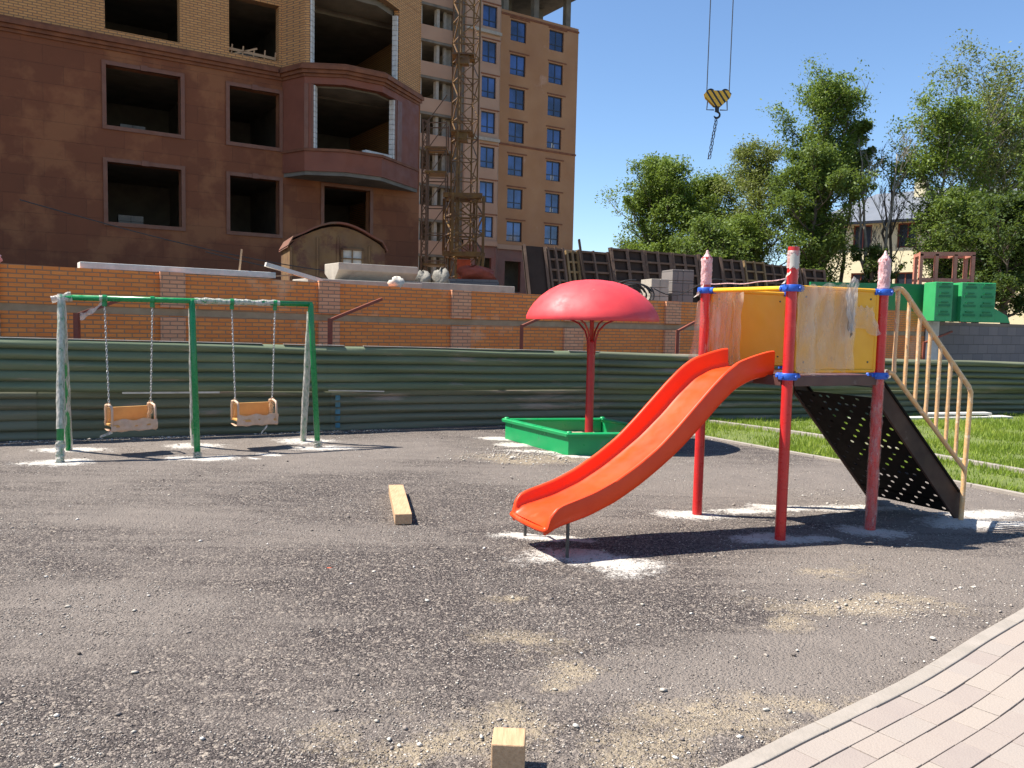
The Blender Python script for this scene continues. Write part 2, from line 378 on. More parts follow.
SANDY = [(.1,4.15,.28,.16),(.35,3.85,.3,.12),(-.3,3.15,.36,.2),(-.1,3.35,.3,.2),(-.1,4.75,.16,.09),(2.1,4.75,.6,.2),(1.55,4.5,.3,.14),(2.5,4.95,.3,.14),(.95,3.3,.4,.22),(1.3,3.6,.3,.2),(.2,9.7,.9,.25),(.75,3.1,.4,.15),(2.2,5.5,.3,.12)]
DUST = [(1.05,3.6,.7,.4,.3),(-3.2,6.5,1.6,.5,.10),(-2.2,4.3,1.2,.5,.1),(2.0,5.3,1.2,.4,.12),(-1.2,6.1,.7,.3,.12),(1.8,4.2,.8,.35,.25),(3.2,5.3,1.2,.8,.25),(2.4,8.6,1.4,.8,.22),(4.2,8.2,1.0,1.2,.3),(0,8.2,2.5,1.2,.06),(-4,9.5,3,1.2,.20),(-2.4,10.6,3,.8,.15),(1.5,9,2,.8,.1),(.6,6.9,.7,.3,.14)]
x0, x1, y0, y1, st = -9.0, 8.0, 1.4, 13.6, .04
nx = int((x1-x0)/st)+1; ny = int((y1-y0)/st)+1
gx, gy = np.meshgrid(np.linspace(x0, x1, nx), np.linspace(y0, y1, ny))
def blobs(L, jit=.35):
    out = np.zeros_like(gx)
    wx = (fbm(gx*2.2, gy*2.2, 4, 11) - .5) * jit; wy = (fbm(gx*2.2, gy*2.2, 4, 31) - .5) * jit
    for b in L:
        r = np.sqrt(((gx + wx - b[0])/b[2])**2 + ((gy + wy - b[1])/b[3])**2)
        out = np.maximum(out, np.clip(1.35 - r*.85, 0, 1))
    return out
cem = blobs([(c[0], c[1], c[2]*.88, c[3]*.85) for c in CEMENT], .35)
sandy = blobs(SANDY, .7) * .85
dust = sum(d[4]*2.1*np.exp(-(((gx-d[0])/d[2])**2 + ((gy-d[1])/d[3])**2)) for d in DUST)
dust += .40*(fbm(gx*.9+3, gy*1.5+7, 5, 41)-.5) + .02 - .16*np.exp(-(((gx-.3)/1.6)**2 + ((gy-4.7)/.9)**2)) - .14*np.exp(-(((gx+1.2)/1.4)**2 + ((gy-8.0)/1.0)**2)) - .1*np.exp(-(((gx+.4)/1.2)**2 + ((gy-6.9)/.8)**2))
fade = np.clip(np.minimum(np.minimum(gx-x0, x1-gx), np.minimum(gy-y0, y1-gy))/.5, 0, 1)
gz = ((fbm(gx*.7, gy*.7, 3, 5)-.5)*.03 + (fbm(gx*7, gy*7, 3, 8)-.5)*.012 + np.clip(cem-.3, 0, 1)*.022*fbm(gx*9, gy*9, 3, 4)) * fade
GZ = gz
# the asphalt sheet drops away under the paving and the lawn
PATH0 = np.array([(-.35,2.15),(.35,2.62),(.88,3.0),(1.5,3.47),(2.19,4.03),(3.07,4.79),(3.7,5.35),(4.6,6.2),(8,9.5)])
yl = np.interp(gx, PATH0[:,0], PATH0[:,1]); under = (gy < yl-.07) & (gx > -.35+.1)
gz = np.where(under, -.05, gz); GZ = gz
def ground_z(x, y):
    i = np.clip(((np.asarray(x)-x0)/st).astype(int), 0, nx-1); j = np.clip(((np.asarray(y)-y0)/st).astype(int), 0, ny-1)
    return GZ[j, i]
idx = np.arange(nx*ny).reshape(ny, nx)
F = np.stack([idx[:-1,:-1], idx[:-1,1:], idx[1:,1:], idx[1:,:-1]], -1).reshape(-1, 4)
V = np.stack([gx, gy, gz], -1).reshape(-1, 3)
g = npmesh('ground', V, F, M['ground'], smooth=True)
for nm, a in (('cement', cem*fade), ('sandy', sandy*fade), ('dust', dust*fade)):
    at = g.data.attributes.new(nm, 'FLOAT', 'POINT'); at.data.foreach_set('value', a.ravel().astype(np.float32))
structure(g)
# same asphalt carried on around the detailed sheet, 20 mm lower
m = MB()
m.add([(-60,-40,-.02),(60,-40,-.02),(60,y0+.3,-.02),(-60,y0+.3,-.02)], [(0,1,2,3)])
m.add([(-60,y0+.3,-.02),(x0+.3,y0+.3,-.02),(x0+.3,60,-.02),(-60,60,-.02)], [(0,1,2,3)])
m.add([(x1-.3,y0+.3,-.02),(60,y0+.3,-.02),(60,60,-.02),(x1-.3,60,-.02)], [(0,1,2,3)])
m.add([(x0+.3,y1-.3,-.02),(x1-.3,y1-.3,-.02),(x1-.3,60,-.02),(x0+.3,60,-.02)], [(0,1,2,3)])
structure(m.build('outer_ground', M['ground']))

# facade / wall frame
AV = Vector((.835, .55, 0)).normalized(); NV = Vector((AV.y, -AV.x, 0)); ANG = math.atan2(AV.y, AV.x)
BW = Vector((-7.45, 12.0, 0))
def wp(u, v, z): return BW + AV*u + NV*v + Vector((0, 0, z))
# higher ground of the building site, behind the brick wall
m = MB()
a, b_ = wp(-60, -.3, 1.9), wp(60, -.3, 1.9)
a2, b2 = wp(-60, -.3, -.3), wp(60, -.3, -.3)
c, d = wp(600, -1500, 1.9), wp(-600, -1500, 1.9)
m.add([a, b_, c, d], [(0,1,2,3)]); m.add([a2, b2, b_, a], [(0,1,2,3)])
structure(m.build('site_ground', M['site']))

# pebbles and grit (stuff)
def stones(name, pos, size, rnd, material, flat=.6):
    n = len(pos)
    ico = np.array([(0,0,1),(1,0,0),(0,1,0),(-1,0,0),(0,-1,0),(0,0,-.6),(.7,.7,.3),(-.7,.7,.3),(-.7,-.7,.3),(.7,-.7,.3)], float)
    fc = np.array([(0,1,6),(0,6,2),(0,2,7),(0,7,3),(0,3,8),(0,8,4),(0,4,9),(0,9,1),(5,6,1),(5,2,6),(5,7,2),(5,3,7),(5,8,3),(5,4,8),(5,9,4),(5,1,9)])
    vv = ico[None] * (1 + RNG.uniform(-.28, .28, (n, 10, 1)))
    sc = size[:, None, None] * np.stack([RNG.uniform(.7, 1.3, n), RNG.uniform(.6, 1.0, n), RNG.uniform(.4, .8, n)*flat/.6], -1)[:, None]
    vv = vv * sc; an = RNG.uniform(0, 6.28, n); ca, sa = np.cos(an)[:, None], np.sin(an)[:, None]
    X = vv[..., 0]*ca - vv[..., 1]*sa; Y = vv[..., 0]*sa + vv[..., 1]*ca
    vv = np.stack([X, Y, vv[..., 2]], -1) + pos[:, None]
    ff = fc[None] + (np.arange(n)*10)[:, None, None]
    return npmesh(name, vv.reshape(-1, 3), ff.reshape(-1, 3), material, rnd=np.repeat(rnd, 10))
def pebble_mat():
    m, nt, b = new_mat('pebbles'); t = NT(nt)
    col = t.ramp(t.attr('rnd'), [(0, (.07, .055, .045)), (.25, (.17, .14, .12)), (.55, (.30, .25, .21)), (.8, (.48, .42, .34)), (1, (.66, .60, .52))])
    t.l(col, b.inputs['Base Color']); b.inputs['Roughness'].default_value = .9; return m
M['pebble'] = pebble_mat()
KERB = [(2.1,13.2),(2.56,12.35),(3.46,10.88),(4.08,9.93),(4.87,8.62),(5.3,7.75),(6.1,5.9),(6.8,4.0)][::-1]
PATH = [(-.35,2.15),(.35,2.62),(.88,3.0),(1.14,3.2),(1.5,3.47),(1.85,3.74),(2.19,4.03),(2.54,4.34),(3.07,4.79),(3.7,5.35),(4.6,6.2)]
def resample(P, step):
    P = np.array(P, float); out = []
    # catmull-rom
    Q = np.vstack([2*P[0]-P[1], P, 2*P[-1]-P[-2]])
    for i in range(1, len(Q)-2):
        for t in np.linspace(0, 1, 12, endpoint=False):
            a, b, c, d = Q[i-1], Q[i], Q[i+1], Q[i+2]
            out.append(.5*((2*b)+(c-a)*t+(2*a-5*b+4*c-d)*t*t+(3*b-a-3*c+d)*t**3))
    out.append(P[-1]); out = np.array(out)
    s = np.concatenate([[0], np.cumsum(np.linalg.norm(np.diff(out, axis=0), axis=1))])
    n = max(int(s[-1]/step), 2); ss = np.linspace(0, s[-1], n+1)
    return np.stack([np.interp(ss, s, out[:,0]), np.interp(ss, s, out[:,1])], -1)
def offset(C, d):
    T = np.gradient(C, axis=0); T /= np.linalg.norm(T, axis=1)[:, None]
    return C + np.stack([T[:,1], -T[:,0]], -1)*d        # to the right of travel
PC = resample(PATH, .05); KC = resample(KERB, .05)
def right_of(C, x, y):
    x = np.asarray(x, float); y = np.asarray(y, float); out = np.zeros(x.shape, bool)
    D = ((x[:,None]-C[None,:,0])**2 + (y[:,None]-C[None,:,1])**2); i = np.argmin(D, 1); i = np.clip(i, 0, len(C)-2)
    tx = C[i+1,0]-C[i,0]; ty = C[i+1,1]-C[i,1]
    return (tx*(y-C[i,1]) - ty*(x-C[i,0])) < 0
N = 240000
yy = 1.6 + 11.0*RNG.random(N)**1.25; xx = (RNG.random(N)-.5)*2*(yy*.66+.3)
cl = fbm(xx*1.3, yy*1.3, 4, 77) + .35*fbm(xx*5, yy*5, 3, 9)
iy = np.clip(((yy-y0)/st).astype(int), 0, ny-1); ix = np.clip(((xx-x0)/st).astype(int), 0, nx-1)
w = np.clip((cl-.50)*2.2, .10, 1) + sandy[iy, ix]*.7 + cem[iy, ix]*.25
front = 10.2 + (xx+6.37)*.4378
keep = (RNG.random(N) < w) & ~right_of(PC, xx, yy) & ~right_of(KC, xx, yy) & (yy < front-.1)
xx, yy = xx[keep], yy[keep]; n = len(xx)
sz = .0022 + .0042*RNG.random(n)**2.5 + .013*(RNG.random(n) > .991)*RNG.random(n)
rn = np.clip(RNG.normal(.50, .27, n) + .15*(sz > .006), 0, 1)
P = np.stack([xx, yy, ground_z(xx, yy)+sz*.2], -1)
stones('pebbles', P, sz, rn, M['pebble']); o = bpy.data.objects['pebbles']; o['kind'] = 'stuff'; o['label'] = 'loose grit and small pebbles scattered over the asphalt'; o['category'] = 'gravel'
# rubble line at the fence foot and in the sandbox gravel patch
n = 1500; t = RNG.random(n); fx = -6.6 + 8.4*t; fy = 10.2 + (fx+6.37)*.4378 - .08 - .35*RNG.random(n)**2.2
kp = fbm(fx*1.7, fy*1.7, 3, 3) > .46; fx, fy = fx[kp], fy[kp]
gx2 = RNG.normal(.1, .4, 900); gy2 = RNG.normal(9.95, .3, 900); kp = ~((gx2 > -.1) & (gy2 > 11.4-(gx2+.08)*1.7)); gx2, gy2 = gx2[kp], gy2[kp]
px_ = RNG.normal(2.1, .38, 900); py_ = RNG.normal(4.78, .16, 900); kp = ~right_of(PC, px_, py_); px_, py_ = px_[kp], py_[kp]
xx = np.concatenate([fx, gx2, px_]); yy = np.concatenate([fy, gy2, py_]); n = len(xx)
sz = .004 + .012*RNG.random(n)**2.2 + .018*(RNG.random(n) > .985)
sz = np.where((yy < 5.5), sz*.55, sz)
o = stones('rubble', np.stack([xx, yy, ground_z(xx, yy)+sz*.3], -1), sz, np.clip(RNG.normal(.78, .16, n), 0, 1), M['pebble'])
o['kind'] = 'stuff'; o['label'] = 'pale crushed stone lying along the fence foot and by the sandbox'; o['category'] = 'rubble'
# single stones that stand out
for (x, y, s, mt, lab) in [(.29,3.24,.022,'stone_white','pale angular stone alone near the bottom centre, right of the wood block'),
    (-.45,3.11,.015,'stone_white','pointed white chip, left one of the pair by the sand patch'),(-.405,3.065,.017,'stone_white','flat white chip, right one of the pair by the sand patch'),
    (-.18,3.12,.016,'stone_dark','brown stone on the sand patch near the wood block'),(-.47,4.72,.022,'stone_white','light stone on bare asphalt between the timber beam and the wood block'),
    (1.49,4.11,.020,'stone_white','cream stone right of centre on the dusty asphalt'),(1.45,4.05,.017,'stone_dark','dark lump just in front of the cream stone'),
    (1.42,3.32,.026,'stone_white','white flat stone against the path kerb'),(2.28,4.30,.028,'stone_white','whitish stone near the path kerb further up'),
    (-.12,6.9,.022,'stone_white','pale stone between the timber beam and the slide foot'),(1.12,3.42,.018,'stone_white','small white stone left of the flat stone by the path kerb')]:
    o = stones('stone', np.array([[x, y, float(ground_z(np.array([x]), np.array([y]))[0]) + s*.3]]), np.array([s]), np.array([.5]), M[mt], flat=.75)
    b = o.modifiers.new('round', 'SUBSURF'); b.levels = 1; b.render_levels = 1
    tag(o, lab, 'stone', 'single stones on the asphalt')

# kerbs
def ribbon(name, C, w, z0, z1, mt, seg=None, bevel=.006):
    L = C; Rr = offset(C, w); mb = MB(); n = len(C); i = 0
    seg = seg or n
    while i < n-1:
        j = min(i+seg, n-1); k = j-i+1; sub = []
        e = 0.004
        A_ = L[i:j+1].copy(); B_ = Rr[i:j+1].copy()
        if seg < n:
            d0 = (A_[1]-A_[0])*.06; d1 = (A_[-1]-A_[-2])*.06; A_[0] += d0; B_[0] += d0; A_[-1] -= d1; B_[-1] -= d1
        vs = [(p[0], p[1], z0) for p in A_]+[(p[0], p[1], z0) for p in B_]+[(p[0], p[1], z1) for p in A_]+[(p[0], p[1], z1) for p in B_]
        fs = []
        for q in range(k-1):
            fs += [(2*k+q, 3*k+q, 3*k+q+1, 2*k+q+1), (q, 2*k+q, 2*k+q+1, q+1), (k+q, k+q+1, 3*k+q+1, 3*k+q)]
        fs += [(0, k, 3*k, 2*k), (k-1, 3*k-1, 4*k-1, 2*k-1)][:1] + [(k-1, 3*k-1, 4*k-1, 2*k-1)]
        mb.cur = random.random(); mb.add(vs, fs); i = j
    return structure(mb.build(name, mt, bevel=bevel))
ribbon('path_kerb', PC, .075, -.1, .02, M['kerb'], seg=20)
ribbon('lawn_kerb', KC, .06, -.1, .035, M['kerb'], seg=20)
K2 = resample([(2.7,14.6),(3.25,13.81),(4.58,12.13),(5.46,10.4),(5.93,9.43),(6.6,7.9)][::-1], .05)
ribbon('inner_lawn_kerb', K2, .09, -.1, .06, M['kerb'], seg=20)

# paving of the path: every row follows the kerb curve
mb = MB(); row_w = .118; bed = MB()
for r in range(20):
    o0 = .0765 + r*row_w + .0; Lc = .2
    C0 = offset(PC, o0 + .0025); C1 = offset(PC, o0 + row_w - .0025)
    s = np.concatenate([[0], np.cumsum(np.linalg.norm(np.diff(C0, axis=0), axis=1))])
    t0 = random.random()*.3
    while t0 < s[-1]-.05:
        Lc = random.choice([.2, .2, .26]); t1 = min(t0+Lc-.004, s[-1])
        g_ = lambda C, tt: (np.interp(tt, s, C[:,0]), np.interp(tt, s, C[:,1]))
        tm = (t0+t1)/2; z = .016 + random.uniform(-.002, .002); tz = [random.uniform(-.0015, .0015) for _ in range(4)]
        pts = [g_(C0,t0), g_(C0,tm), g_(C0,t1), g_(C1,t1), g_(C1,tm), g_(C1,t0)]
        vs = [(p[0], p[1], -.05) for p in pts] + [(p[0], p[1], z + (tz[0] if q < 3 else tz[1])) for q, p in enumerate(pts)]
        mb.cur = random.random()
        mb.add(vs, [(6,11,10,9,8,7)[::-1] if False else (6,7,8,9,10,11)[::-1]] + [(q+6, (q+1)%6+6, (q+1)%6, q) for q in range(6)])
        t0 += Lc
structure(mb.build('path', M['paver'], bevel=.0025))
bedC = offset(PC, .076); bedD = offset(PC, .076+20*row_w)
n = len(PC); bed.add([(p[0], p[1], .009) for p in bedC]+[(p[0], p[1], .009) for p in bedD], [(q, n+q, n+q+1, q+1) for q in range(n-1)])
structure(bed.build('path_bed', M['joint_sand']))

# lawn: soil sheet and blades
lawnF = [(x, 10.2+(x+6.37)*.4378 if x < -.02 else 12.98+(x+.02)*.336) for x in np.linspace(1.6, 12, 30)]
mb = MB(); lk = offset(resample(KERB, .3), .055)
vs = [(p[0], p[1], .0) for p in lk]; n = len(vs)
mb.add([(p[0], p[1], .012) for p in lk]+[(14+.0*i, 4.0+13.6*i/(n-1), .012) if i < n-1 else (2.1, 13.9, .012) for i in range(n)], [(q, n+q, n+q+1, q+1) for q in range(n-1)])
structure(mb.build('lawn', M['lawn']))
N = 150000
xx = RNG.uniform(2.2, 11, N); yy = RNG.uniform(6.5, 16.5, N)
fy = 12.98+(xx+.02)*.336
ok = right_of(offset(KC, .06), xx, yy) & (yy < fy-.03)
dk = ((xx[:,None]-K2[None,::4,0])**2+(yy[:,None]-K2[None,::4,1])**2).min(1)**.5
ok &= (dk > .08) & (xx < yy*.68+.5)
cl = fbm(xx*1.6, yy*1.6, 4, 21); ok &= RNG.random(N) < np.clip((cl-.28)*3.2, .12, 1)
xx, yy, cl = xx[ok], yy[ok], cl[ok]; n = len(xx)
h = RNG.uniform(.03, .085, n)*(.6+cl); an = RNG.uniform(0, 6.28, n); wd = RNG.uniform(.004, .009, n)
lx = RNG.normal(0, .35, n)*h; ly = RNG.normal(0, .35, n)*h
B = np.stack([xx, yy, np.full(n, .01)], -1)
a = B + np.stack([np.cos(an)*wd, np.sin(an)*wd, 0*an], -1); b_ = B - np.stack([np.cos(an)*wd, np.sin(an)*wd, 0*an], -1)
c = B + np.stack([lx, ly, h], -1)
o = npmesh('grass', np.stack([a, b_, c], 1).reshape(-1, 3), np.arange(3*n).reshape(-1, 3), M['grass'], rnd=np.repeat(np.clip(RNG.normal(.5, .25, n) + (fbm(xx*.9, yy*.9, 3, 55)-.5)*1.2, 0, 1), 3))
o['kind'] = 'stuff'; o['label'] = 'short sunlit grass between the kerb and the fence'; o['category'] = 'grass'

# ================================================================== brick wall on the site edge
def rot_empty(name, label, cat, loc, ang, group=None):
    o = thing(name, label, cat, loc, group); o.rotation_euler = (0, 0, ang); return o
# local frame of wall and buildings: x along the wall, y away from the camera, z up
bw = rot_empty('brick_wall', 'long orange brick wall with a pale concrete belt behind the green fence', 'wall', BW, ANG)
def wtop(u): return np.interp(u, [-8, 0, 3.1, 4.8, 7, 9.8, 14, 24], [2.38, 2.32, 2.29, 2.27, 2.22, 2.17, 2.16, 2.2])
def belt(u): return np.interp(u, [-8, 0, 7, 14, 24], [1.74, 1.70, 1.60, 1.58, 1.52])
mb = MB(); mb2 = MB(); mb3 = MB(); US = [-9, -4, 0, 4.78, 9.8, 14, 19, 23.9]
def strip(mb, u0, u1, za, zb, y0, y1):
    n = 5; us = np.linspace(u0, u1, n)
    vs = []
    for u in us: vs += [(u, y0, za(u)), (u, y0, zb(u)), (u, y1, zb(u)), (u, y1, za(u))]
    fs = [(0,3,2,1), (4*n-4, 4*n-3, 4*n-2, 4*n-1)]
    for i in range(n-1):
        b = 4*i
        fs += [(b, b+4, b+7, b+3)] if False else []
        fs += [(b+0, b+1, b+5, b+4), (b+1, b+2, b+6, b+5), (b+2, b+3, b+7, b+6), (b+3, b+0, b+4, b+7)]
    mb.add(vs, [f[::-1] for f in fs])
strip(mb, -9, 23.9, lambda u: -.3, lambda u: belt(u)-.06, 0, .25)
strip(mb2, -9, 23.9, lambda u: belt(u)-.058, lambda u: belt(u)+.055, .012, .25)
strip(mb3, -9, 23.9, lambda u: belt(u)+.057, wtop, -.003, .25)
mb.build('lower_brickwork', M['brick'], bw, local=True); mb2.build('concrete_belt', M['belt'], bw, local=True)
mb3.build('upper_brickwork', M['brick'], bw, local=True)
for u0, u1 in [(-2.4,-2.0),(-.35,0.0),(2.17,2.55),(4.78,5.17),(7.45,7.88),(10.19,10.7),(13.11,13.59),(16.0,16.4),(19.65,20.05)]:
    p = MB(); strip(p, u0, u1, lambda u: -.3, lambda u: belt(u)-.075, -.06, .02)
    strip(p, u0, u1, lambda u: belt(u)+.072, lambda u: wtop(u)+.005, -.06, .02)
    p.build('pilaster', M['brick_pale'], bw, local=True)
cw = rot_empty('block_wall', 'grey concrete block wall at the right end of the brick wall', 'wall', BW, ANG)
p = MB(); p.box((23.95, -.02, -.3), (33.9, .3, 1.78)); p.build('masonry', M['grey_block'], cw, local=True)
p = MB(); p.box((23.9, -.05, 0), (24.6, -.022, 1.95)); p.box((31.4,-.05,1.78),(33.9,.3,1.9)); p.build('pale_slab', M['white_concrete'], cw, local=True)

# red angle posts between fence and wall
BR = Vector((-7.14, 11.54, 0))
for (u, z0, z1, du, dz, lab) in [(.93,.0,1.62,.65,.24,'red steel post with slanted arm behind the left end of the swing set'),
    (4.79,0,1.62,.96,.36,'red steel post with slanted arm just right of the swing set'),
    (8.75,0,1.57,.65,.22,'red steel post with slanted arm left of the umbrella pole'),
    (13.0,0,1.52,.54,.19,'red steel post with slanted arm beside the slide tower'),
    (22.95,0,1.29,1.45,.32,'red steel post with slanted arm seen through the handrail')]:
    b = BR + AV*u
    t_ = thing('angle_post', lab, 'post', b, 'red angle posts behind the fence')
    w_ = .07
    q = MB(); q.beam(b, b+Vector((0,0,z1)), w_, w_); q.build('post', M['rust'], t_)
    q = MB(); q.beam(b+Vector((0,0,z1-.03)), b+AV*du+Vector((0,0,z1+dz)), .05, .05); q.build('arm', M['rust'], t_)

# ================================================================== corrugated fence
FP = [Vector((-12.0, 7.75, 0)), Vector((-6.37, 10.2, 0)), Vector((-.02, 12.98, 0)), Vector((9.645, 16.2, 0)), Vector((16.5, 18.4, 0))]
FT = [1.36, 1.30, 1.19, 1.06, .98]; FM = [.66, .63, .57, .50, .46]
FL = [0]
for i in range(4): FL.append(FL[-1] + (FP[i+1]-FP[i]).length)
def fpos(s):
    for i in range(4):
        if s <= FL[i+1] or i == 3:
            t = (s-FL[i])/(FL[i+1]-FL[i]); return FP[i].lerp(FP[i+1], t), (FP[i+1]-FP[i]).normalized(), FT[i]*(1-t)+FT[i+1]*t, FM[i]*(1-t)+FM[i+1]*t
def sheet(mb, s0, s1, lo, hi, ridges, amp, off, tilt=0):
    amp *= 1.25; nu = max(int((s1-s0)/.25), 2); nz = ridges*8; vs = []; fs = []
    for i in range(nu+1):
        s = s0+(s1-s0)*i/nu; p, d, zt, zm = fpos(s); nrm = Vector((d.y, -d.x, 0))
        za, zb = lo(zt, zm), hi(zt, zm); zb += tilt*(i/nu-.5); za += tilt*(i/nu-.5)
        for k in range(nz+1):
            t = k/nz; ph = t*ridges*2*math.pi
            y = amp*(abs(math.sin(ph/2))**.65*2-1) + off + .008*math.sin(s*1.7+k)
            vs.append(p + nrm*y + Vector((0, 0, za+(zb-za)*t + .004*math.sin(s*2.3))))
    for i in range(nu):
        for k in range(nz):
            a = i*(nz+1)+k; fs.append((a, a+nz+1, a+nz+2, a+1))
    mb.add(vs, fs)
fe = thing('corrugated_fence', 'low fence of green and brown corrugated metal sheets around the playground', 'fence', FP[1])
S = lambda x: FL[1] + (x+6.37)/ (6.35/ (FL[2]-FL[1])) if x < -.02 else FL[2] + (x+.02)/(9.665/(FL[3]-FL[2]))
ups = [(-12,-6.9,'fence'),(-6.95,-2.68,'fence'),(-2.72,1.42,'fence'),(1.38,4.6,'fence_dark'),(4.55,7.9,'fence_dark'),(7.85,11,'fence_dark'),(10.95,15.5,'fence_dark')]
for i, (a, b_, mt) in enumerate(ups):
    q = MB(); sheet(q, max(S(a), .02), S(b_), lambda t, m_: m_-.01, lambda t, m_: t, 5, .028, .045 + .008*(i % 2), .008*(-1)**i)
    smooth_by_angle(q.build('upper_sheet', M[mt], fe, smooth=True), 60)
lows = [(-12,-6.0,'fence_old'),(-6.05,-2.55,'fence_dark'),(-2.6,1.45,'fence_old'),(1.4,5.6,'fence_dark'),(5.55,9.3,'fence_dark'),(9.25,15.5,'fence_dark')]
for i, (a, b_, mt) in enumerate(lows):
    q = MB(); sheet(q, max(S(a), .02), S(b_), lambda t, m_: -.03, lambda t, m_: m_+.03, 5, .026, -.03 - .01*(i % 2), .006*(-1)**i)
    smooth_by_angle(q.build('lower_sheet', M[mt], fe, smooth=True), 60)
q = MB(); 
for k in range(5):
    p, d, zt, zm = fpos(S(-2.55)); nrm = Vector((d.y, -d.x, 0)); z = .08+k*.1
    q.beam(p+nrm*.008+Vector((0,0,z)), p+d*.07+nrm*.008+Vector((0,0,z)), .006, .07)
q.build('blue_paint_patch', M['blue_patch'], fe)
for s in np.linspace(1.5, FL[4]-1, 11):
    p, d, zt, zm = fpos(s); nrm = Vector((d.y, -d.x, 0)); q = MB()
    b = p - nrm*.12; q.beam(b, b+Vector((0,0,zt-.1)), .06, .06); q.build('post', M['rust'], fe)
# pale strip on the sheet seam, and pale top pieces painting the sunlit rim
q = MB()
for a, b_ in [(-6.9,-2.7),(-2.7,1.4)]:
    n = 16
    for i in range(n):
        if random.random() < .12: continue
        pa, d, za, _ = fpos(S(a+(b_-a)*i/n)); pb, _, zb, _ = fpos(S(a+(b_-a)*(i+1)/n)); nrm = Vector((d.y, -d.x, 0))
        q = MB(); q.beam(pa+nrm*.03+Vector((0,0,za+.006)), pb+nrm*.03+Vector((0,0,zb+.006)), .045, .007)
        q.build('lit_top_edge', M['pale_edge'], fe)
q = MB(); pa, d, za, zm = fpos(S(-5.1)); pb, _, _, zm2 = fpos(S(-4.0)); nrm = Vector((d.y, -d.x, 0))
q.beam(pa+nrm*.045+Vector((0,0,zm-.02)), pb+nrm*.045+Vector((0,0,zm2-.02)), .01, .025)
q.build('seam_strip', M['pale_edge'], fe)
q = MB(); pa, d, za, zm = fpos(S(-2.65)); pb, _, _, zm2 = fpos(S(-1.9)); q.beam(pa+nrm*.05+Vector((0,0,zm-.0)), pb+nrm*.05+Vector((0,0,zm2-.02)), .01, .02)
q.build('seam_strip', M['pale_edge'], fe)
# slabs at the lawn end
for (a, b_, w_, h_, lab) in [((5.9,14.62,.03),(9.4,15.55,.03),.25,.05,'long pale slab lying on the grass at the fence foot'),((7.6,15.12,.1),(9.0,15.5,.1),.18,.04,'short pale slab resting on the long slab by the fence')]:
    q = MB(); q.beam(a, b_, w_, h_); tag(q.build('slab', M['white_concrete'], bevel=.008), lab, 'slab')

# ================================================================== NEAR BUILDING
def wall_grid(mb, u0, u1, z0, z1, ops, y0=0., th=.4):
    us = sorted({u0, u1, *[v for o in ops for v in (o[0], o[1]) if u0 < v < u1]})
    zs = sorted({z0, z1, *[v for o in ops for v in (o[2], o[3]) if z0 < v < z1]})
    solid = lambda i, j: 0 <= i < len(us)-1 and 0 <= j < len(zs)-1 and not any(o[0] <= (us[i]+us[i+1])/2 <= o[1] and o[2] <= (zs[j]+zs[j+1])/2 <= o[3] for o in ops)
    for i in range(len(us)-1):
        for j in range(len(zs)-1):
            if not solid(i, j): continue
            a, b, c, d = us[i], us[i+1], zs[j], zs[j+1]; y2 = y0+th
            mb.add([(a,y0,c),(b,y0,c),(b,y0,d),(a,y0,d),(a,y2,c),(b,y2,c),(b,y2,d),(a,y2,d)],
                   [(0,1,2,3),(5,4,7,6)] + ([] if solid(i-1, j) else [(4,0,3,7)]) + ([] if solid(i+1, j) else [(1,5,6,2)])
                   + ([] if solid(i, j-1) else [(4,5,1,0)]) + ([] if solid(i, j+1) else [(3,2,6,7)]))
B1 = Vector((-12.89, 29.0, 0))
nb = rot_empty('unfinished_building', 'unfinished apartment block with dark empty window openings and granite lower floors', 'building', B1, ANG)
UL, UR = -26, 10.6
stone_ops = []; brick_ops = []
cols = [(-1.15, 1.22), (2.9, 4.72), (-7.2, -4.8), (-11.5, -9.2), (-16, -13.6)]
for (a, b_) in cols:
    stone_ops += [(a, b_, 7.92, 9.91), (a, b_, 4.7, 6.71)]
    for k in range(3): brick_ops.append((a, b_, 11.08+3.2*k, 13.1+3.2*k))
stone_ops += [(6.48, 8.4, 4.98, 6.71), (5.5, 10.2, 7.15, 10.3)]
for k in range(3): brick_ops.append((5.3, 10.1, 10.95+3.2*k, 13.6+3.2*k))
q = MB(); wall_grid(q, UL, UR, 1.5, 10.42, stone_ops); q.build('stone_wall', M['stone'], nb, local=True)
q = MB(); wall_grid(q, UL, UR, 10.42, 20.5, brick_ops, y0=.003); q.build('brick_wall', M['brick_yellow'], nb, local=True)
# side and back walls, slabs
q = MB(); q.box((UR-.4, .403, 1.5), (UR, 12, 20.5)); q.box((UL, .403, 1.5), (UL+.4, 12, 20.5)); q.box((UL+.402, 11.6, 1.5), (UR-.402, 12, 20.5)); q.build('side_wall', M['brick_yellow'], nb, local=True)
q = MB()
for z in (4.0, 7.15, 10.35, 13.55, 16.75, 19.95): q.box((UL+.42, .41, z-.22), (UR-.42, 11.55, z))
q.box((UL, 0.0, 20.5), (UR, 12, 20.8)); q.build('floor_slab', M['inner_concrete'], nb, local=True)
q = MB()
for u in (-2.2, 2.2, 5.6): q.box((u-.12, .41, 1.9), (u+.12, 11.5, 19.7))
q.box((UL+.42, 6.5, 1.9), (UR-.42, 6.7, 19.7)); q.build('partition', M['inner_concrete'], nb, local=True)
q = MB()
for (u, z) in [(-.6,7.15),(-.7,4.0),(3.4,10.35)]:
    q = MB()
    for k in range(5):
        for j in range(2): q.cur = random.random(); q.box((u+j*.41, .9, z+.02+k*.21), (u+.4+j*.41, 1.2, z+.22+k*.21))
    q.build('block_stack', M['inner_concrete'], nb, local=True)
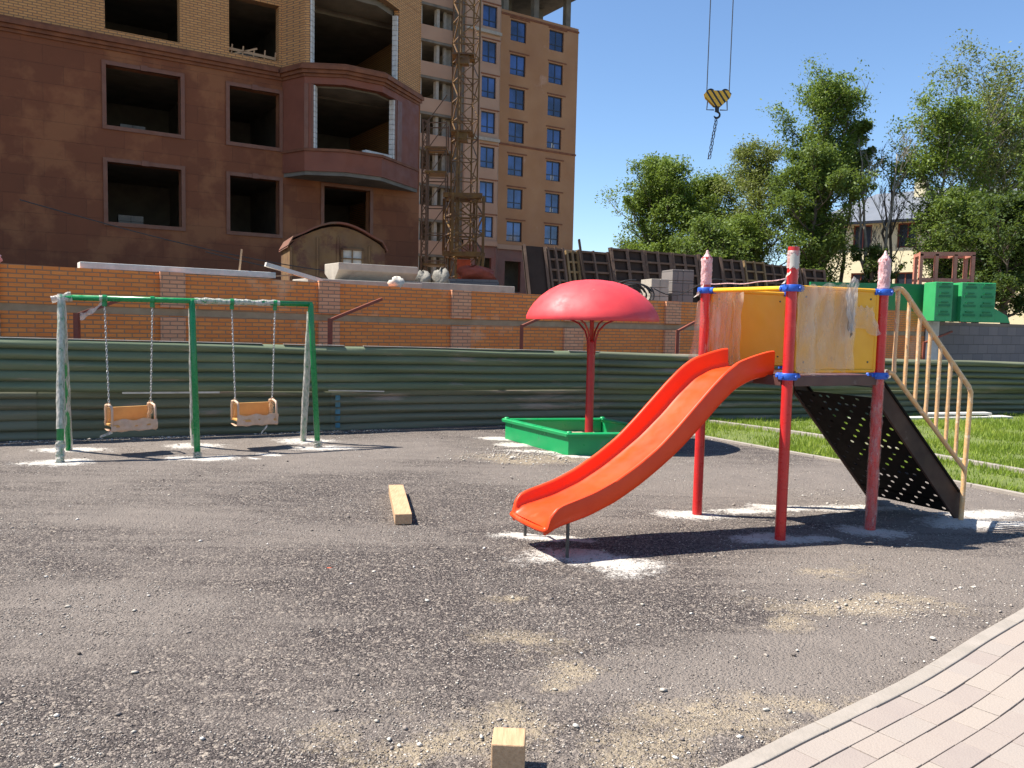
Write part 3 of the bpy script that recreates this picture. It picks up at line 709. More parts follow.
for (a, b_) in cols[:3]:
    for (c, d) in ((4.7, 6.71), (7.92, 9.91)):
        q = MB(); e = .13
        q.box((a-e, -.05, c-e), (a, .06, d+e)); q.box((b_, -.05, c-e), (b_+e, .06, d+e)); q.box((a+.001, -.048, d), (b_-.001, .06, d+e)); q.box((a+.001, -.048, c-e), (b_-.001, .06, c))
        q.box(((a+b_)/2-.11, -.075, d-.02), ((a+b_)/2+.11, -.051, d+e+.03))
        q.build('window_surround', M['stone_trim'], nb, local=True)
q = MB(); a, b_, c, d, e = 6.48, 8.4, 4.98, 6.71, .13
q.box((a-e, -.05, c-e), (a, .06, d+.12)); q.box((b_, -.05, c-e), (b_+e, .06, d+.12)); q.box((a+.001, -.048, d), (b_-.001, .06, d+.12)); q.build('window_surround', M['stone_trim'], nb, local=True)
for (z, pr, h) in [(10.42,.10,.14),(10.56,.2,.10),(10.66,.28,.12),(10.78,.16,.09)]:
    pass
BAY = [(4.85, 0), (5.3, -1.15), (6.6, -1.85), (8.1, -1.8), (10.55, 0)]     # local y negative = towards the playground
def bay_pts(off):
    P = [np.array(p, float) for p in BAY]; out = []
    for i, p in enumerate(P):
        ns = []
        if i > 0: d = P[i]-P[i-1]; d /= np.linalg.norm(d); ns.append(np.array([d[1], -d[0]]))
        if i < len(P)-1: d = P[i+1]-P[i]; d /= np.linalg.norm(d); ns.append(np.array([d[1], -d[0]]))
        n = sum(ns); n /= np.linalg.norm(n); k = 1/max(n @ ns[0], .4)
        q = p + n*off*k
        if i in (0, len(P)-1): q = np.array([p[0] + (-off if i == 0 else off)*.9, 0.0])
        out.append(q)
    return out
def bay_band(mb, z0, z1, off_out, off_in=-.3):
    A_, B_ = bay_pts(off_out), bay_pts(off_in); n = len(A_)
    vs = [(p[0], p[1], z0) for p in A_]+[(p[0], p[1], z1) for p in A_]+[(p[0], p[1], z0) for p in B_]+[(p[0], p[1], z1) for p in B_]
    fs = []
    for i in range(n-1):
        fs += [(i, i+1, n+i+1, n+i), (2*n+i+1, 2*n+i, 3*n+i, 3*n+i+1), (n+i, n+i+1, 3*n+i+1, 3*n+i), (i+1, i, 2*n+i, 2*n+i+1)]
    mb.add(vs, fs)
def bay_slab(mb, z0, z1, off):
    A_ = bay_pts(off); n = len(A_)
    mb.add([(p[0], p[1], z0) for p in A_]+[(p[0], p[1], z1) for p in A_], [tuple(range(n)), tuple(range(2*n-1, n-1, -1))]+[(i, i+1, n+i+1, n+i) for i in range(n-1)])
def lerp2(i, t, off=0):
    A_ = bay_pts(off); return A_[i]*(1-t)+A_[i+1]*t
def bay_pier(mb, i, t0, t1, z0, z1, th=.3):
    a, b_, c, d = lerp2(i, t0), lerp2(i, t1), lerp2(i, t1, -th), lerp2(i, t0, -th)
    P = [a, b_, c, d]; mb.add([(p[0], p[1], z0) for p in P]+[(p[0], p[1], z1) for p in P], [(0,3,2,1),(4,5,6,7),(0,1,5,4),(1,2,6,5),(2,3,7,6),(3,0,4,7)])
q = MB(); bay_band(q, 7.0, 7.72, .0); q.build('bay_parapet', M['bay_stone'], nb, local=True)
for za, zb_, of in ((6.86, 6.998, -.05), (10.1, 10.3, -.35), (13.4, 13.6, -.35)):
    q = MB(); bay_slab(q, za, zb_, of); q.build('bay_slab', M['inner_concrete'], nb, local=True)
q = MB(); bay_band(q, 7.722, 7.82, .06, -.33); q.build('bay_sill', M['cornice'], nb, local=True)
q = MB(); bay_pier(q, 0, 0, .9, 7.82, 10.15); bay_pier(q, 0, .9, 1, 7.82, 10.15); bay_pier(q, 1, 0.0, .16, 7.82, 10.15); bay_pier(q, 3, .38, 1, 7.82, 10.15)
bay_band(q, 10.151, 10.4, 0.0); q.build('bay_stone', M['bay_stone'], nb, local=True)
for i_, t0_, t1_ in ((1, .165, .21), (3, .335, .375)):
    q = MB(); bay_pier(q, i_, t0_, t1_, 7.83, 10.14, .28); q.build('bay_trim', M['stone_trim'], nb, local=True)
q = MB()
A_ = [lerp2(3, .38, .03), lerp2(3, .5, .03), lerp2(3, .5, .0), lerp2(3, .38, .0)]; q.add([(p[0], p[1], 7.83) for p in A_]+[(p[0], p[1], 10.14) for p in A_], [(0,3,2,1),(4,5,6,7),(0,1,5,4),(1,2,6,5),(2,3,7,6),(3,0,4,7)])
q.build('bay_trim', M['stone_trim'], nb, local=True); q = MB()
A_ = [lerp2(1, .0, .03), lerp2(1, .1, .03), lerp2(1, .1, .0), lerp2(1, .0, .0)]; q.add([(p[0], p[1], 7.83) for p in A_]+[(p[0], p[1], 10.14) for p in A_], [(0,3,2,1),(4,5,6,7),(0,1,5,4),(1,2,6,5),(2,3,7,6),(3,0,4,7)])
q.build('bay_trim', M['stone_trim'], nb, local=True)
q = MB(); zc = 10.86
for k in range(3):
    z0, z1 = 10.87+3.2*k, 13.6+3.2*k
    bay_pier(q, 0, 0, 1, z0, z1, .28); bay_pier(q, 1, 0, .12, z0, z1, .28); bay_pier(q, 3, .42, 1, z0, z1, .28); bay_band(q, z1+.001, z1+.46, 0)
q.build('bay_brickwork', M['brick_yellow'], nb, local=True)
q = MB(); bay_slab(q, 20.2, 20.5, .1); q.build('bay_roof', M['inner_concrete'], nb, local=True)
for k, side_ in ((0, 0), (0, 1), (1, 0), (1, 1)):
    q = MB()
    for j in range(13 if k else 12):
        z = (10.89 if k else 7.84)+j*.19
        q.cur = random.random()
        for (i, t) in (((1, .13 if k else .215), (3, .36 if k else .30))[side_],):
            a = lerp2(i, t, -.02); b_ = lerp2(i, t+.035, -.02); c = lerp2(i, t+.035, -.25); d = lerp2(i, t, -.25)
            P = [a, b_, c, d]; q.add([(p[0], p[1], z) for p in P]+[(p[0], p[1], z+.175) for p in P], [(0,3,2,1),(4,5,6,7),(0,1,5,4),(1,2,6,5),(2,3,7,6),(3,0,4,7)])
    q.build('block_jamb', M['white_concrete'], nb, local=True)
q = MB()
for (z0, z1, pr) in [(10.40,10.50,.06),(10.502,10.62,.16),(10.622,10.76,.26),(10.762,10.86,.14)]:
    q.box((UL, -pr, z0), (4.85-pr*.9, .0-.001, z1)); bay_band(q, z0, z1, pr, -.3)
q.build('cornice', M['cornice'], nb, local=True)
q = MB(); q.box((4.95,.1,11.0),(5.0,.5,11.02)); q.box((3.0,.5,10.95),(4.6,.56,11.45)) if False else None
for u in np.arange(3.0, 4.7, .4): q.beam((u, .35, 10.5), (u+.1, .35, 11.5), .03, .05)
q.beam((2.95, .33, 11.32), (4.7, .33, 11.25), .03, .1); q.beam((3.0,.33,11.1),(4.0,.33,11.5),.03,.06); q.build('board_railing', M['wood'], nb, local=True)
q = MB()
for a_, b_, z in [(7.2, 8.0, 7.83)]:
    p = lerp2(2, .55, -.12); r_ = lerp2(3, .28, -.12); q.beam((p[0], p[1], 7.88), (r_[0], r_[1], 7.9), .22, .1)
q.build('insulation_board', M['white_concrete'], nb, local=True)

# ================================================================== FAR BUILDING
B2 = Vector((-.09, 74.0, 0))
fb = rot_empty('tower_block', 'tall ochre apartment tower under construction with blue-glazed windows and open top storey', 'building', B2, ANG)
ops = []; wins = []
for k in range(7):
    z = 10.36-1.73+2.875*k
    for (a, b_) in ((-.82, .80), (3.3, 4.9)): ops.append((a, b_, z, z+1.75)); wins.append((a, b_, z, 0))
ops += [(-.9, .8, 4.2, 6.9), (3.3, 5.0, 4.2, 6.9)]
q = MB(); wall_grid(q, -1.8, 6.55, 8.3, 28.3, [o for o in ops if o[2] > 8]); q.build('ochre_wall', M['plaster'], fb, local=True)
q = MB(); wall_grid(q, -1.8, 6.55, 1.5, 7.9, [o for o in ops if o[2] < 8], y0=.05); q.build('ground_storey_wall', M['far_stone'], fb, local=True)
q = MB(); q.box((-1.85, -.15, 7.9), (6.7, .4, 8.3)); q.box((-6.1, -1.85, 7.9), (-2.9, -1.6, 8.3)); q.build('base_band', M['plaster_pale'], fb, local=True)
q = MB()
for z in (16.9, 27.9):
    q = MB(); q.box((-1.8, -.06, z), (6.6, -.001, z+.16)); q.build('belt_course', M['cornice'], fb, local=True)
# bay and balcony stack
bops = []
for k in range(7):
    z = 10.36-1.73+2.875*k; bops.append((-4.6, -3.2, z, z+1.75)); wins.append((-4.6, -3.2, z, -1.6))
q = MB(); wall_grid(q, -6.1, -2.9, 8.3, 28.5, bops, y0=-1.6, th=.3)
zs_ = [8.3+2.875*k for k in range(8)]
def quad_wall(mb, a, b_, z0, z1):
    a, b_ = np.array(a, float), np.array(b_, float); d = b_-a; n = np.array([-d[1], d[0]])/np.linalg.norm(d)*.25
    P = [a, b_, b_+n, a+n]; mb.add([(p[0], p[1], z0) for p in P]+[(p[0], p[1], z1) for p in P], [(0,3,2,1),(4,5,6,7),(0,1,5,4),(1,2,6,5),(2,3,7,6),(3,0,4,7)])
a, b_ = np.array([-2.9, -1.6]), np.array([-1.8, -.0])
quad_wall(q, a, a+(b_-a)*.33, 8.3, 28.4); quad_wall(q, a+(b_-a)*.68, b_, 8.3, 28.4)
for k in range(7):
    z = 8.3+2.875*k; quad_wall(q, a+(b_-a)*.331, a+(b_-a)*.679, z+2.25, z+3.0)
q.build('bay_wall', M['plaster_pale'], fb, local=True)
q = MB(); quad_wall(q, a+(b_-a)*.33+np.array([-.12,.12]), a+(b_-a)*.68+np.array([-.12,.12]), 8.3, 28.2); q.build('recessed_slot', M['far_stone'], fb, local=True)
q = MB(); wall_grid(q, -6.1, -2.9, 1.5, 7.9, [(-4.8, -3.3, 3.5, 6.9)], y0=-1.55, th=.3); quad_wall(q, a, b_, 1.5, 7.9); q.build('bay_base', M['far_stone'], fb, local=True)
q = MB()
for z in (8.3+2.875*3-.35, 25.3): q.box((-6.15, -1.85, z), (-2.85, -1.601, z+.25))
q.build('bay_cornice', M['concrete'], fb, local=True)
pp = MB(); cc = MB(); sl = MB()
for k in range(-2, 8):
    z = 8.3+2.875*k - 1.2
    pp.box((-12.5, -.3, z-.1), (-6.15, -.1, z+1.0)); sl.box((-12.5, -.28, z-.3), (-6.15, 5, z-.101))
for u in (-12.4, -9.6, -8.0, -7.2): cc.box((u, .02 if u < -7.5 else .3, 1.5), (u+.25, .5, 28.3))
for k in range(-2, 8):
    z = 8.3+2.875*k - .2
    cc.box((-9.95, .0, z), (-9.61, .3, z+1.57)); cc.box((-6.95, .5, z), (-6.3, .8, z+1.57))
q = MB(); q.box((-12.5, 5, 1.5), (-6.1, 5.3, 28.5)); q.box((-6.4, -1.3, 1.5), (-6.1, 5, 28.5)); q.build('loggia_back_wall', M['inner_concrete'], fb, local=True)
pp.build('loggia_parapet', M['plaster_pale'], fb, local=True); cc.build('loggia_column', M['concrete'], fb, local=True); sl.build('loggia_slab', M['inner_concrete'], fb, local=True)
# body, slabs, top storey
q = MB(); q.box((6.15, .4, 1.5), (6.55, 14, 28.3)); q.box((-12.5, 13.6, 1.5), (6.15, 14, 28.3)); q.box((-12.5,5.3,1.5),(-12.2,13.6,28.3)); q.build('side_wall', M['plaster'], fb, local=True)
q = MB()
for k in range(8): q.box((-6.0, .42, 8.2+2.875*k-.2), (6.1, 13.5, 8.2+2.875*k))
q.build('floor_slab', M['inner_concrete'], fb, local=True)
q = MB(); q.box((-6.1, 2.5, 1.9), (6.1, 2.7, 28)); q.build('inner_partition', M['inner_concrete'], fb, local=True)
q = MB(); q.box((-12.5, -1.9, 31.3), (7.0, 13, 31.7)); q.build('roof_slab', M['inner_concrete'], fb, local=True)
for (u, v) in [(5.6,.6),(2.0,.5),(-1.2,.5),(-4.5,-.9),(5.6,5),(2,5),(-1.2,5),(5.6,11),(-8,1),(-11.5,1),(-1.2,11)]:
    q = MB(); q.box((u-.22, v-.22, 28.31), (u+.3, v+.3, 31.3)); q.build('column', M['inner_concrete'], fb, local=True)
for (a, b_, z, y) in wins:
    fr = MB(); h = 1.75; yy_ = y+.14
    for (p0, p1) in [((a, z), (a+.09, z+h)), ((b_-.09, z), (b_, z+h)), ((a+.09, z), (b_-.09, z+.09)), ((a+.09, z+h-.09), (b_-.09, z+h)), (((a+b_)/2-.05, z+.09), ((a+b_)/2+.05, z+h-.09)), ((a+.09, z+.5), ((a+b_)/2-.051, z+.58)), (((a+b_)/2+.051, z+.5), (b_-.09, z+.58))]:
        fr.box((p0[0], yy_, p0[1]), (p1[0], yy_+.07, p1[1]))
    f = fr.build('window', M['win_frame'], fb, local=True)
    g_ = MB(); g_.box((a+.05, yy_+.03, z+.05), (b_-.05, yy_+.04, z+h-.05)); g_.build('pane', M['glass'], f, local=True)
    if a > 3 and z < 20:
        for dx in (.62, .82): w_ = MB(); w_.box((a+dx, yy_+.015, z+.1), (a+dx+.1, yy_+.028, z+.1+random.choice([.3, .4, .75]))); w_.build('paper_strip', M['white_concrete'], f, local=True)
    l_ = MB(); l_.box((a-.1, y-.05, z+h+.12), (b_+.35, y-.002, z+h+.22)); l_.build('lintel', M['cornice'], f, local=True)

# ================================================================== tower crane + scaffold
def lattice(mb, c, w, z0, z1, step, r=.05, rot=0., dr=.028):
    cs = []
    for k in range(4):
        a = rot + math.pi/4 + k*math.pi/2; cs.append(Vector((c[0]+w*.7071*math.cos(a), c[1]+w*.7071*math.sin(a), 0)))
    for p in cs: mb.beam(p+Vector((0,0,z0)), p+Vector((0,0,z1)), r*2, r*2)
    z = z0; f = 0
    while z < z1-.01:
        zz = min(z+step, z1)
        for k in range(4):
            a, b_ = cs[k], cs[(k+1) % 4]
            if f: a, b_ = b_, a
            mb.beam(a+Vector((0,0,z)), b_+Vector((0,0,zz)), dr*2, dr*2); mb.beam(a+Vector((0,0,z)), b_+Vector((0,0,z)), dr*2, dr*2)
        f ^= 1; z = zz
cc_ = Vector((-3.12, 50, 1.9))
cr = thing('crane_mast', 'rusty yellow lattice crane mast standing in front of the tower block', 'crane', cc_)
q = MB(); lattice(q, cc_, 1.25, 1.9, 34, 1.15, .05, R(20), .026); q.build('mast', M['crane'], cr)
q = MB(); lattice(q, cc_, 1.9, 5.6, 8.9, 1.1, .08, R(20), .035)
for z in (5.5, 8.9): 
    for dx in (-.95, .95): q.beam((cc_.x-1.15, 50+dx, z), (cc_.x+1.15, 50+dx, z), .2, .28); q.beam((cc_.x+dx, 48.9, z), (cc_.x+dx, 51.1, z), .2, .28)
q.build('climbing_cage', M['crane'], cr)
for z in (12.6, 17.0):
    q = MB(); q.box((cc_.x-.8, 49.2, z), (cc_.x+.5, 50.8, z+.1)); q.beam((cc_.x-.8, 49.2, z+.6), (cc_.x+.5, 49.2, z+.6), .05, .05); q.box((cc_.x-.55, 49.3, z-.5), (cc_.x+.2, 49.9, z)); q.build('platform', M['crane'], cr)
q = MB(); q.tube([(cc_.x-.3, 49.6, 1.9), (cc_.x-.3, 49.6, 30)], .1, 8); q.beam((cc_.x+.4,49,1.9),(cc_.x+1.1,49.3,5.6),.15,.15); q.beam((cc_.x+.9,49,1.9),(cc_.x+1.3,49.3,5.6),.15,.15)
q.build('ladder_pipe', M['crane'], cr)
q = MB(); q.box((cc_.x-.3, 49.4, 1.9), (cc_.x+.5, 50.5, 5.2)); q.build('base_cabinet', M['orange_bag'], cr)
sc_ = thing('scaffold_tower', 'thin rusty scaffold tower against the corner of the granite building', 'scaffold', (-4.95, 50, 1.9))
q = MB(); lattice(q, (-5.45, 50, 0), .35, 1.9, 13.4, .6, .035, 0, .02); q.build('hoist_mast', M['scaffold'], sc_)
q = MB()
for x in (-5.3, -4.15):
    for y in (49.3, 50.6): q.beam((x, y, 1.9), (x, y, 13.2), .07, .07)
for z in np.arange(3.5, 13.3, 1.6):
    q.beam((-5.3, 49.3, z), (-4.15, 49.3, z), .06, .06); q.beam((-5.3, 50.6, z), (-4.15, 50.6, z), .06, .06)
    q.beam((-5.3, 49.3, z), (-4.15, 49.3, z+1.6), .05, .05)
q.build('frame', M['scaffold'], sc_)
for z in (4.8, 10.2, 11.6):
    q = MB(); q.box((-5.4, 49.2, z), (-4.1, 50.7, z+.12)); q.build('plank_deck', M['crane'], sc_)

# hook block hanging in the sky
hk = Vector((6.60, 28.0, 9.12)); hb = thing('hook_block', 'yellow and black striped crane hook block hanging on two cables in the sky', 'hook block', hk)
q = MB(); out = [(-.44,.16),(-.32,.25),(.32,.25),(.44,.16),(.40,.02),(.10,-.26),(-.10,-.26),(-.40,.02)]
for y in (-.09, .07):
    q.add([(hk.x+x, hk.y+y, hk.z+z) for x, z in out]+[(hk.x+x, hk.y+y+.025, hk.z+z) for x, z in out], [tuple(range(8)), tuple(range(15, 7, -1))]+[(i, i+8, (i+1) % 8+8, (i+1) % 8) for i in range(8)])
q.build('cheek_plate', M['stripes'], hb)
for x in (-.24, .24):
    q = MB(); q.tube([hk+Vector((x, -.05, .17)), hk+Vector((x, .05, .17))], .15, 20); q.build('sheave', M['black'], hb)
q = MB(); q.tube([hk+Vector(v) for v in [(-.32,0,-.05),(-.34,0,-.36),(-.1,0,-.36)]], .02, 6); q.tube([hk+Vector(v) for v in [(.32,0,-.05),(.34,0,-.36),(.1,0,-.36)]], .02, 6); q.build('guard_bar', M['steel'], hb)
q = MB(); q.tube([hk+Vector((0,0,-.24)), hk+Vector((0,0,-.42))], .07, 8)
q.tube([hk+Vector((.0+.1*math.sin(a), 0, -.52-.0+.1*math.cos(a))) for a in np.linspace(0, 4.4, 10)], [.035]*8+[.025,.012], 8); q.build('hook', M['black'], hb)
for x in (-.36, .38):
    q = MB(); q.tube([hk+Vector((x, 0, .17)), hk+Vector((x*1.02+ .06, 0, 24))], .016, 6); q.build('hoist_cable', M['steel'], hb)
q = MB(); 
for ph in (0, 2.4, 4.4):
    q.tube([hk+Vector((-.0 - .2*k/14 + .045*math.sin(k*.9+ph), .02*math.cos(k+ph), -.62-1.35*k/14)) for k in range(15)], .014, 5)
tag(q.build('sling', M['black']), 'dark chain sling dangling from the crane hook', 'sling')

# ================================================================== site clutter on the ledge
def W(x, y, z): return Vector((x, y, z))
# cabin
cb = thing('site_cabin', 'ochre rusty site cabin with arched roof and small barred window', 'cabin', (-5.0, 23, 1.9))
ex = Vector((1.9, .78, 0)).normalized(); ey = Vector((-.78, 1.9, 0)).normalized(); Wd = 2.55; D = 1.9; c0 = Vector((-5.95, 22.0, 1.9))
arch = [(0,0),(0,1.6),(.15,1.75)]+[(.15+ (Wd-.3)*t, 1.75+.42*math.sin(math.pi*t)) for t in np.linspace(.1, .9, 9)]+[(Wd-.15,1.75),(Wd,1.6),(Wd,0)]
q = MB(); n = len(arch)
q.add([c0+ex*a+Vector((0,0,b_)) for a, b_ in arch]+[c0+ex*a+ey*D+Vector((0,0,b_)) for a, b_ in arch], [tuple(range(n))[::-1], tuple(range(n, 2*n))]+[(i, i+1, n+i+1, n+i) for i in range(n-1)])
q.build('body', M['cabin'], cb)
q = MB(); ar2 = [(-.06,1.55),(.08,1.8)]+[(.15+(Wd-.3)*t, 1.80+.44*math.sin(math.pi*t)) for t in np.linspace(.1, .9, 9)]+[(Wd-.08,1.8),(Wd+.06,1.55)]
n = len(ar2); q.add([c0+ex*a-ey*.12+Vector((0,0,b_)) for a, b_ in ar2]+[c0+ex*a+ey*(D+.1)+Vector((0,0,b_)) for a, b_ in ar2]+[c0+ex*a-ey*.12+Vector((0,0,b_+.05)) for a, b_ in ar2]+[c0+ex*a+ey*(D+.1)+Vector((0,0,b_+.05)) for a, b_ in ar2],
  [(i, i+1, n+i+1, n+i) for i in range(n-1)]+[(2*n+i, 3*n+i, 3*n+i+1, 2*n+i+1) for i in range(n-1)]+[(i, 2*n+i, 2*n+i+1, i+1) for i in range(n-1)])
q.build('roof', M['cabin_roof'], cb)
wf = MB(); a, z = 1.35, 2.95
for (p, r_) in [((a, z), (a+.6, z+.05)), ((a, z+.5), (a+.6, z+.55)), ((a, z), (a+.05, z+.55)), ((a+.55, z), (a+.6, z+.55)), ((a+.28, z), (a+.31, z+.55)), ((a, z+.26), (a+.6, z+.29))]:
    v0 = c0+ex*p[0]-ey*.05; v1 = c0+ex*r_[0]-ey*.05; zz = (p[1]+r_[1])/2; wf.beam(Vector((v0.x, v0.y, zz)), Vector((v1.x, v1.y, zz)), .04, abs(r_[1]-p[1]))
f = wf.build('window', M['cabin'], cb)
q = MB(); v0 = c0+ex*(a+.03)-ey*.015; v1 = c0+ex*(a+.57)-ey*.015; q.beam(Vector((v0.x, v0.y, z+.27)), Vector((v1.x, v1.y, z+.27)), .01, .5); q.build('pane', M['pale_edge'], f)
for (a0, a1, za, zb) in [(.0,.09,1.9,3.45),(.7,.75,1.9,3.75),(1.25,1.29,1.9,3.8),(2.1,2.14,1.9,3.6)]:
    q = MB(); v = c0+ex*((a0+a1)/2)-ey*.02; q.beam(Vector((v.x, v.y, za)), Vector((v.x, v.y, zb)), a1-a0, .05); q.build('frame_strip', M['cabin'], cb)

# concrete beams lying behind the wall
def extr(mb, prof, o, d, L, side):
    d = Vector(d).normalized(); side = Vector(side).normalized(); n = len(prof)
    mb.add([Vector(o)+side*a+Vector((0,0,b_)) for a, b_ in prof]+[Vector(o)+side*a+Vector((0,0,b_))+d*L for a, b_ in prof],
           [tuple(range(n))[::-1], tuple(range(n, 2*n))]+[(i, (i+1) % n, n+(i+1) % n, n+i) for i in range(n)])
side = -NV
q = MB(); o_ = wp(5.75, -1.6, 2.0); extr(q, [(0,.0),(.6,0),(.6,.1),(.42,.16),(.42,.38),(.68,.52),(.68,.72),(-.1,.72),(-.1,.58),(.1,.4),(.1,.16)], o_, AV, 1.75, side)
tag(q.build('concrete_beam', M['concrete'], bevel=.015), 'flared pale concrete beam lying on the wall ledge before the cabin', 'concrete beam')
q = MB(); q.box((0,0,0),(2.4,.9,.36), Matrix.Translation(wp(4.95,-1.0,2.0)) @ Matrix.Rotation(ANG,4,'Z')); tag(q.build('concrete_slab', M['concrete'], bevel=.015), 'thick concrete slab under the flared beam end on the ledge', 'slab', 'slabs on the ledge')
q = MB(); q.box((0,0,0),(3.1,.8,.42), Matrix.Translation(wp(6.9,-1.6,2.0)) @ Matrix.Rotation(ANG,4,'Z')); tag(q.build('concrete_slab', M['concrete'], bevel=.015), 'low grey slab on the ledge below the crane', 'slab', 'slabs on the ledge')
q = MB(); q.box((0,0,0),(3.0,.35,.1), Matrix.Translation(wp(1.05,-.05,2.3)) @ Matrix.Rotation(ANG,4,'Z') @ Matrix.Rotation(R(.3),4,'Y')); tag(q.build('white_board', M['white_concrete'], bevel=.01), 'long white board laid along the top of the brick wall', 'board')
for (u0, z0, u1, z1, lab) in [(3.9,2.52,4.9,2.28,'white plank sloping down to the wall top'),(3.8,2.3,4.4,2.36,'short pale stick lying on the wall top beside the cabin'),(3.45,2.3,3.5,2.75,'thin upright stick on the wall ledge left of the cabin')]:
    q = MB(); q.beam(wp(u0, -.15, z0), wp(u1, -.15, z1), .09 if 'white' in lab else .025, .07 if 'white' in lab else .025); tag(q.build('plank', M['white_concrete'] if 'white' in lab else M['wood']), lab, 'plank', 'sticks on the wall')
def lump(name, c, s, mt, seed, label, cat, group=None):
    rr = random.Random(seed); q = MB(); n = 14; m_ = 9; vs = []
    ph = [rr.uniform(0, 6.3) for _ in range(6)]
    for i in range(m_):
        th = math.pi*i/(m_-1)
        for k in range(n):
            a = 2*math.pi*k/n; r_ = 1+.2*math.sin(3*a+ph[0]+th*2)+.2*math.sin(5*a+ph[1])*math.sin(th*3+ph[2])+rr.uniform(-.12,.12)
            vs.append((c[0]+s[0]*r_*math.sin(th)*math.cos(a), c[1]+s[1]*r_*math.sin(th)*math.sin(a), c[2]+s[2]*(math.cos(th)*r_)))
    fs = [(i*n+k, i*n+(k+1) % n, (i+1)*n+(k+1) % n, (i+1)*n+k) for i in range(m_-1) for k in range(n)]
    q.add(vs, [f[::-1] for f in fs]); return tag(q.build(name, mt, smooth=True), label, cat, group)
lump('rag', wp(-.1,-.1,2.4), (.16,.12,.08), M['rag'], 1, 'crumpled pink rag on the brick wall at the left edge', 'rag')
lump('sack', wp(6.35,-.1,2.30), (.13,.10,.11), M['stone_white'], 2, 'crumpled cream sack on the wall top right of the concrete beam', 'sack', 'sacks on the ledge')
lump('sack', Vector((-2.3,21.0,2.62)), (.24,.2,.2), M['white_bag'], 3, 'grey white sack leaning by the crane foot, left one', 'sack', 'sacks on the ledge')
lump('sack', Vector((-1.85,21.0,2.64)), (.22,.2,.24), M['white_bag'], 4, 'grey white sack leaning by the crane foot, right one', 'sack', 'sacks on the ledge')
lump('orange_tarp', Vector((-1.5,31.5,3.35)), (.65,.5,.3), M['orange_bag'], 5, 'bright red orange tarp bundle at the foot of the crane', 'tarp')
q = MB(); q.box((-2.4,29.9,1.9),(-.6,32.5,3.1)); tag(q.build('block_pile', M['grey_block']), 'low pile of grey blocks under the orange tarp bundle', 'pile')

# formwork panels leaning in a row
FWB = Vector((.45, 24.0, 0))
def fw(u, v, z): return FWB + AV*u + NV*v + Vector((0, 0, z))
fwl = [(.0,.82,3.85,'black'),(.86,1.5,3.85,'grid'),(1.52,2.0,3.8,'yellow'),(2.06,3.28,3.85,'grid'),(3.32,4.7,4.0,'grid'),(4.72,5.9,4.0,'grid'),(5.95,7.1,4.0,'grid'),(7.15,8.3,4.0,'black'),(8.32,9.4,3.95,'grid'),(9.42,10.5,3.95,'yellow'),(10.52,12.6,3.9,'grid'),(12.7,14.0,3.85,'grid')]
place = ['at the left end of the row','left of the tall upright plank','narrow one beside the tall plank','right of the tall upright plank','above the umbrella top, left one','above the umbrella top, right one','above the coil of black hose','above the grey block pallets','left of the slide tower post','between the slide tower posts','right of the yellow ribbed one','last one at the right end of the row']
for i, (u0, u1, zt, kd) in enumerate(fwl):
    t_ = thing('formwork_panel', '', 'formwork panel', fw((u0+u1)/2, 0, 1.9), 'formwork panels leaning in a row')
    t_['label'] = {'black': 'plain dark formwork panel ', 'grid': 'ribbed brown formwork panel ', 'yellow': 'yellowish ribbed formwork panel '}[kd] + place[i]
    ln = .45+.1*random.random(); z0 = 1.9; sk = random.uniform(-.03, .03)
    pt = lambda u, z, off=0: fw(u+sk*(z-z0), -ln*(z-z0)/(zt-z0)+off, z)
    q = MB(); a, b_, c, d = pt(u0, z0), pt(u1, z0), pt(u1, zt), pt(u0, zt); tk = -NV*.03
    q.add([a, b_, c, d, a+tk, b_+tk, c+tk, d+tk], [(0,1,2,3),(7,6,5,4),(0,4,5,1),(1,5,6,2),(2,6,7,3),(3,7,4,0)]); q.build('skin', M['black_board'], t_)
    mt = M['formwork_yellow'] if kd == 'yellow' else M['formwork']
    if kd != 'black':
        q = MB(); nr = 6
        for k in range(nr+1):
            z = z0+.04+(zt-z0-.08)*k/nr; q.beam(pt(u0, z, .05), pt(u1, z, .05), .09, .06)
        q.build('cross_ribs', mt, t_)
        q = MB()
        for k in range(3 if u1-u0 < 1.6 else 5): 
            u = u0+.04+(u1-u0-.08)*k/(2 if u1-u0 < 1.6 else 4); q.beam(pt(u, z0, .065), pt(u, zt, .065), .07, .1)
        q.build('uprights', mt, t_)
    else:
        q = MB(); q.beam(pt(u0+.05, z0, .05), pt(u0+.05, zt+.03, .05), .1, .08); q.beam(pt(u1-.04, z0, .05), pt(u1-.04, zt, .05), .07, .08); q.build('edge_strip', M['formwork'], t_)
q = MB(); q.beam(fw(2.12, .15, 1.9), fw(2.02, -.35, 4.15), .16, .06); tag(q.build('upright_plank', M['black_board']), 'tall dark plank sticking up above the formwork panels', 'plank')
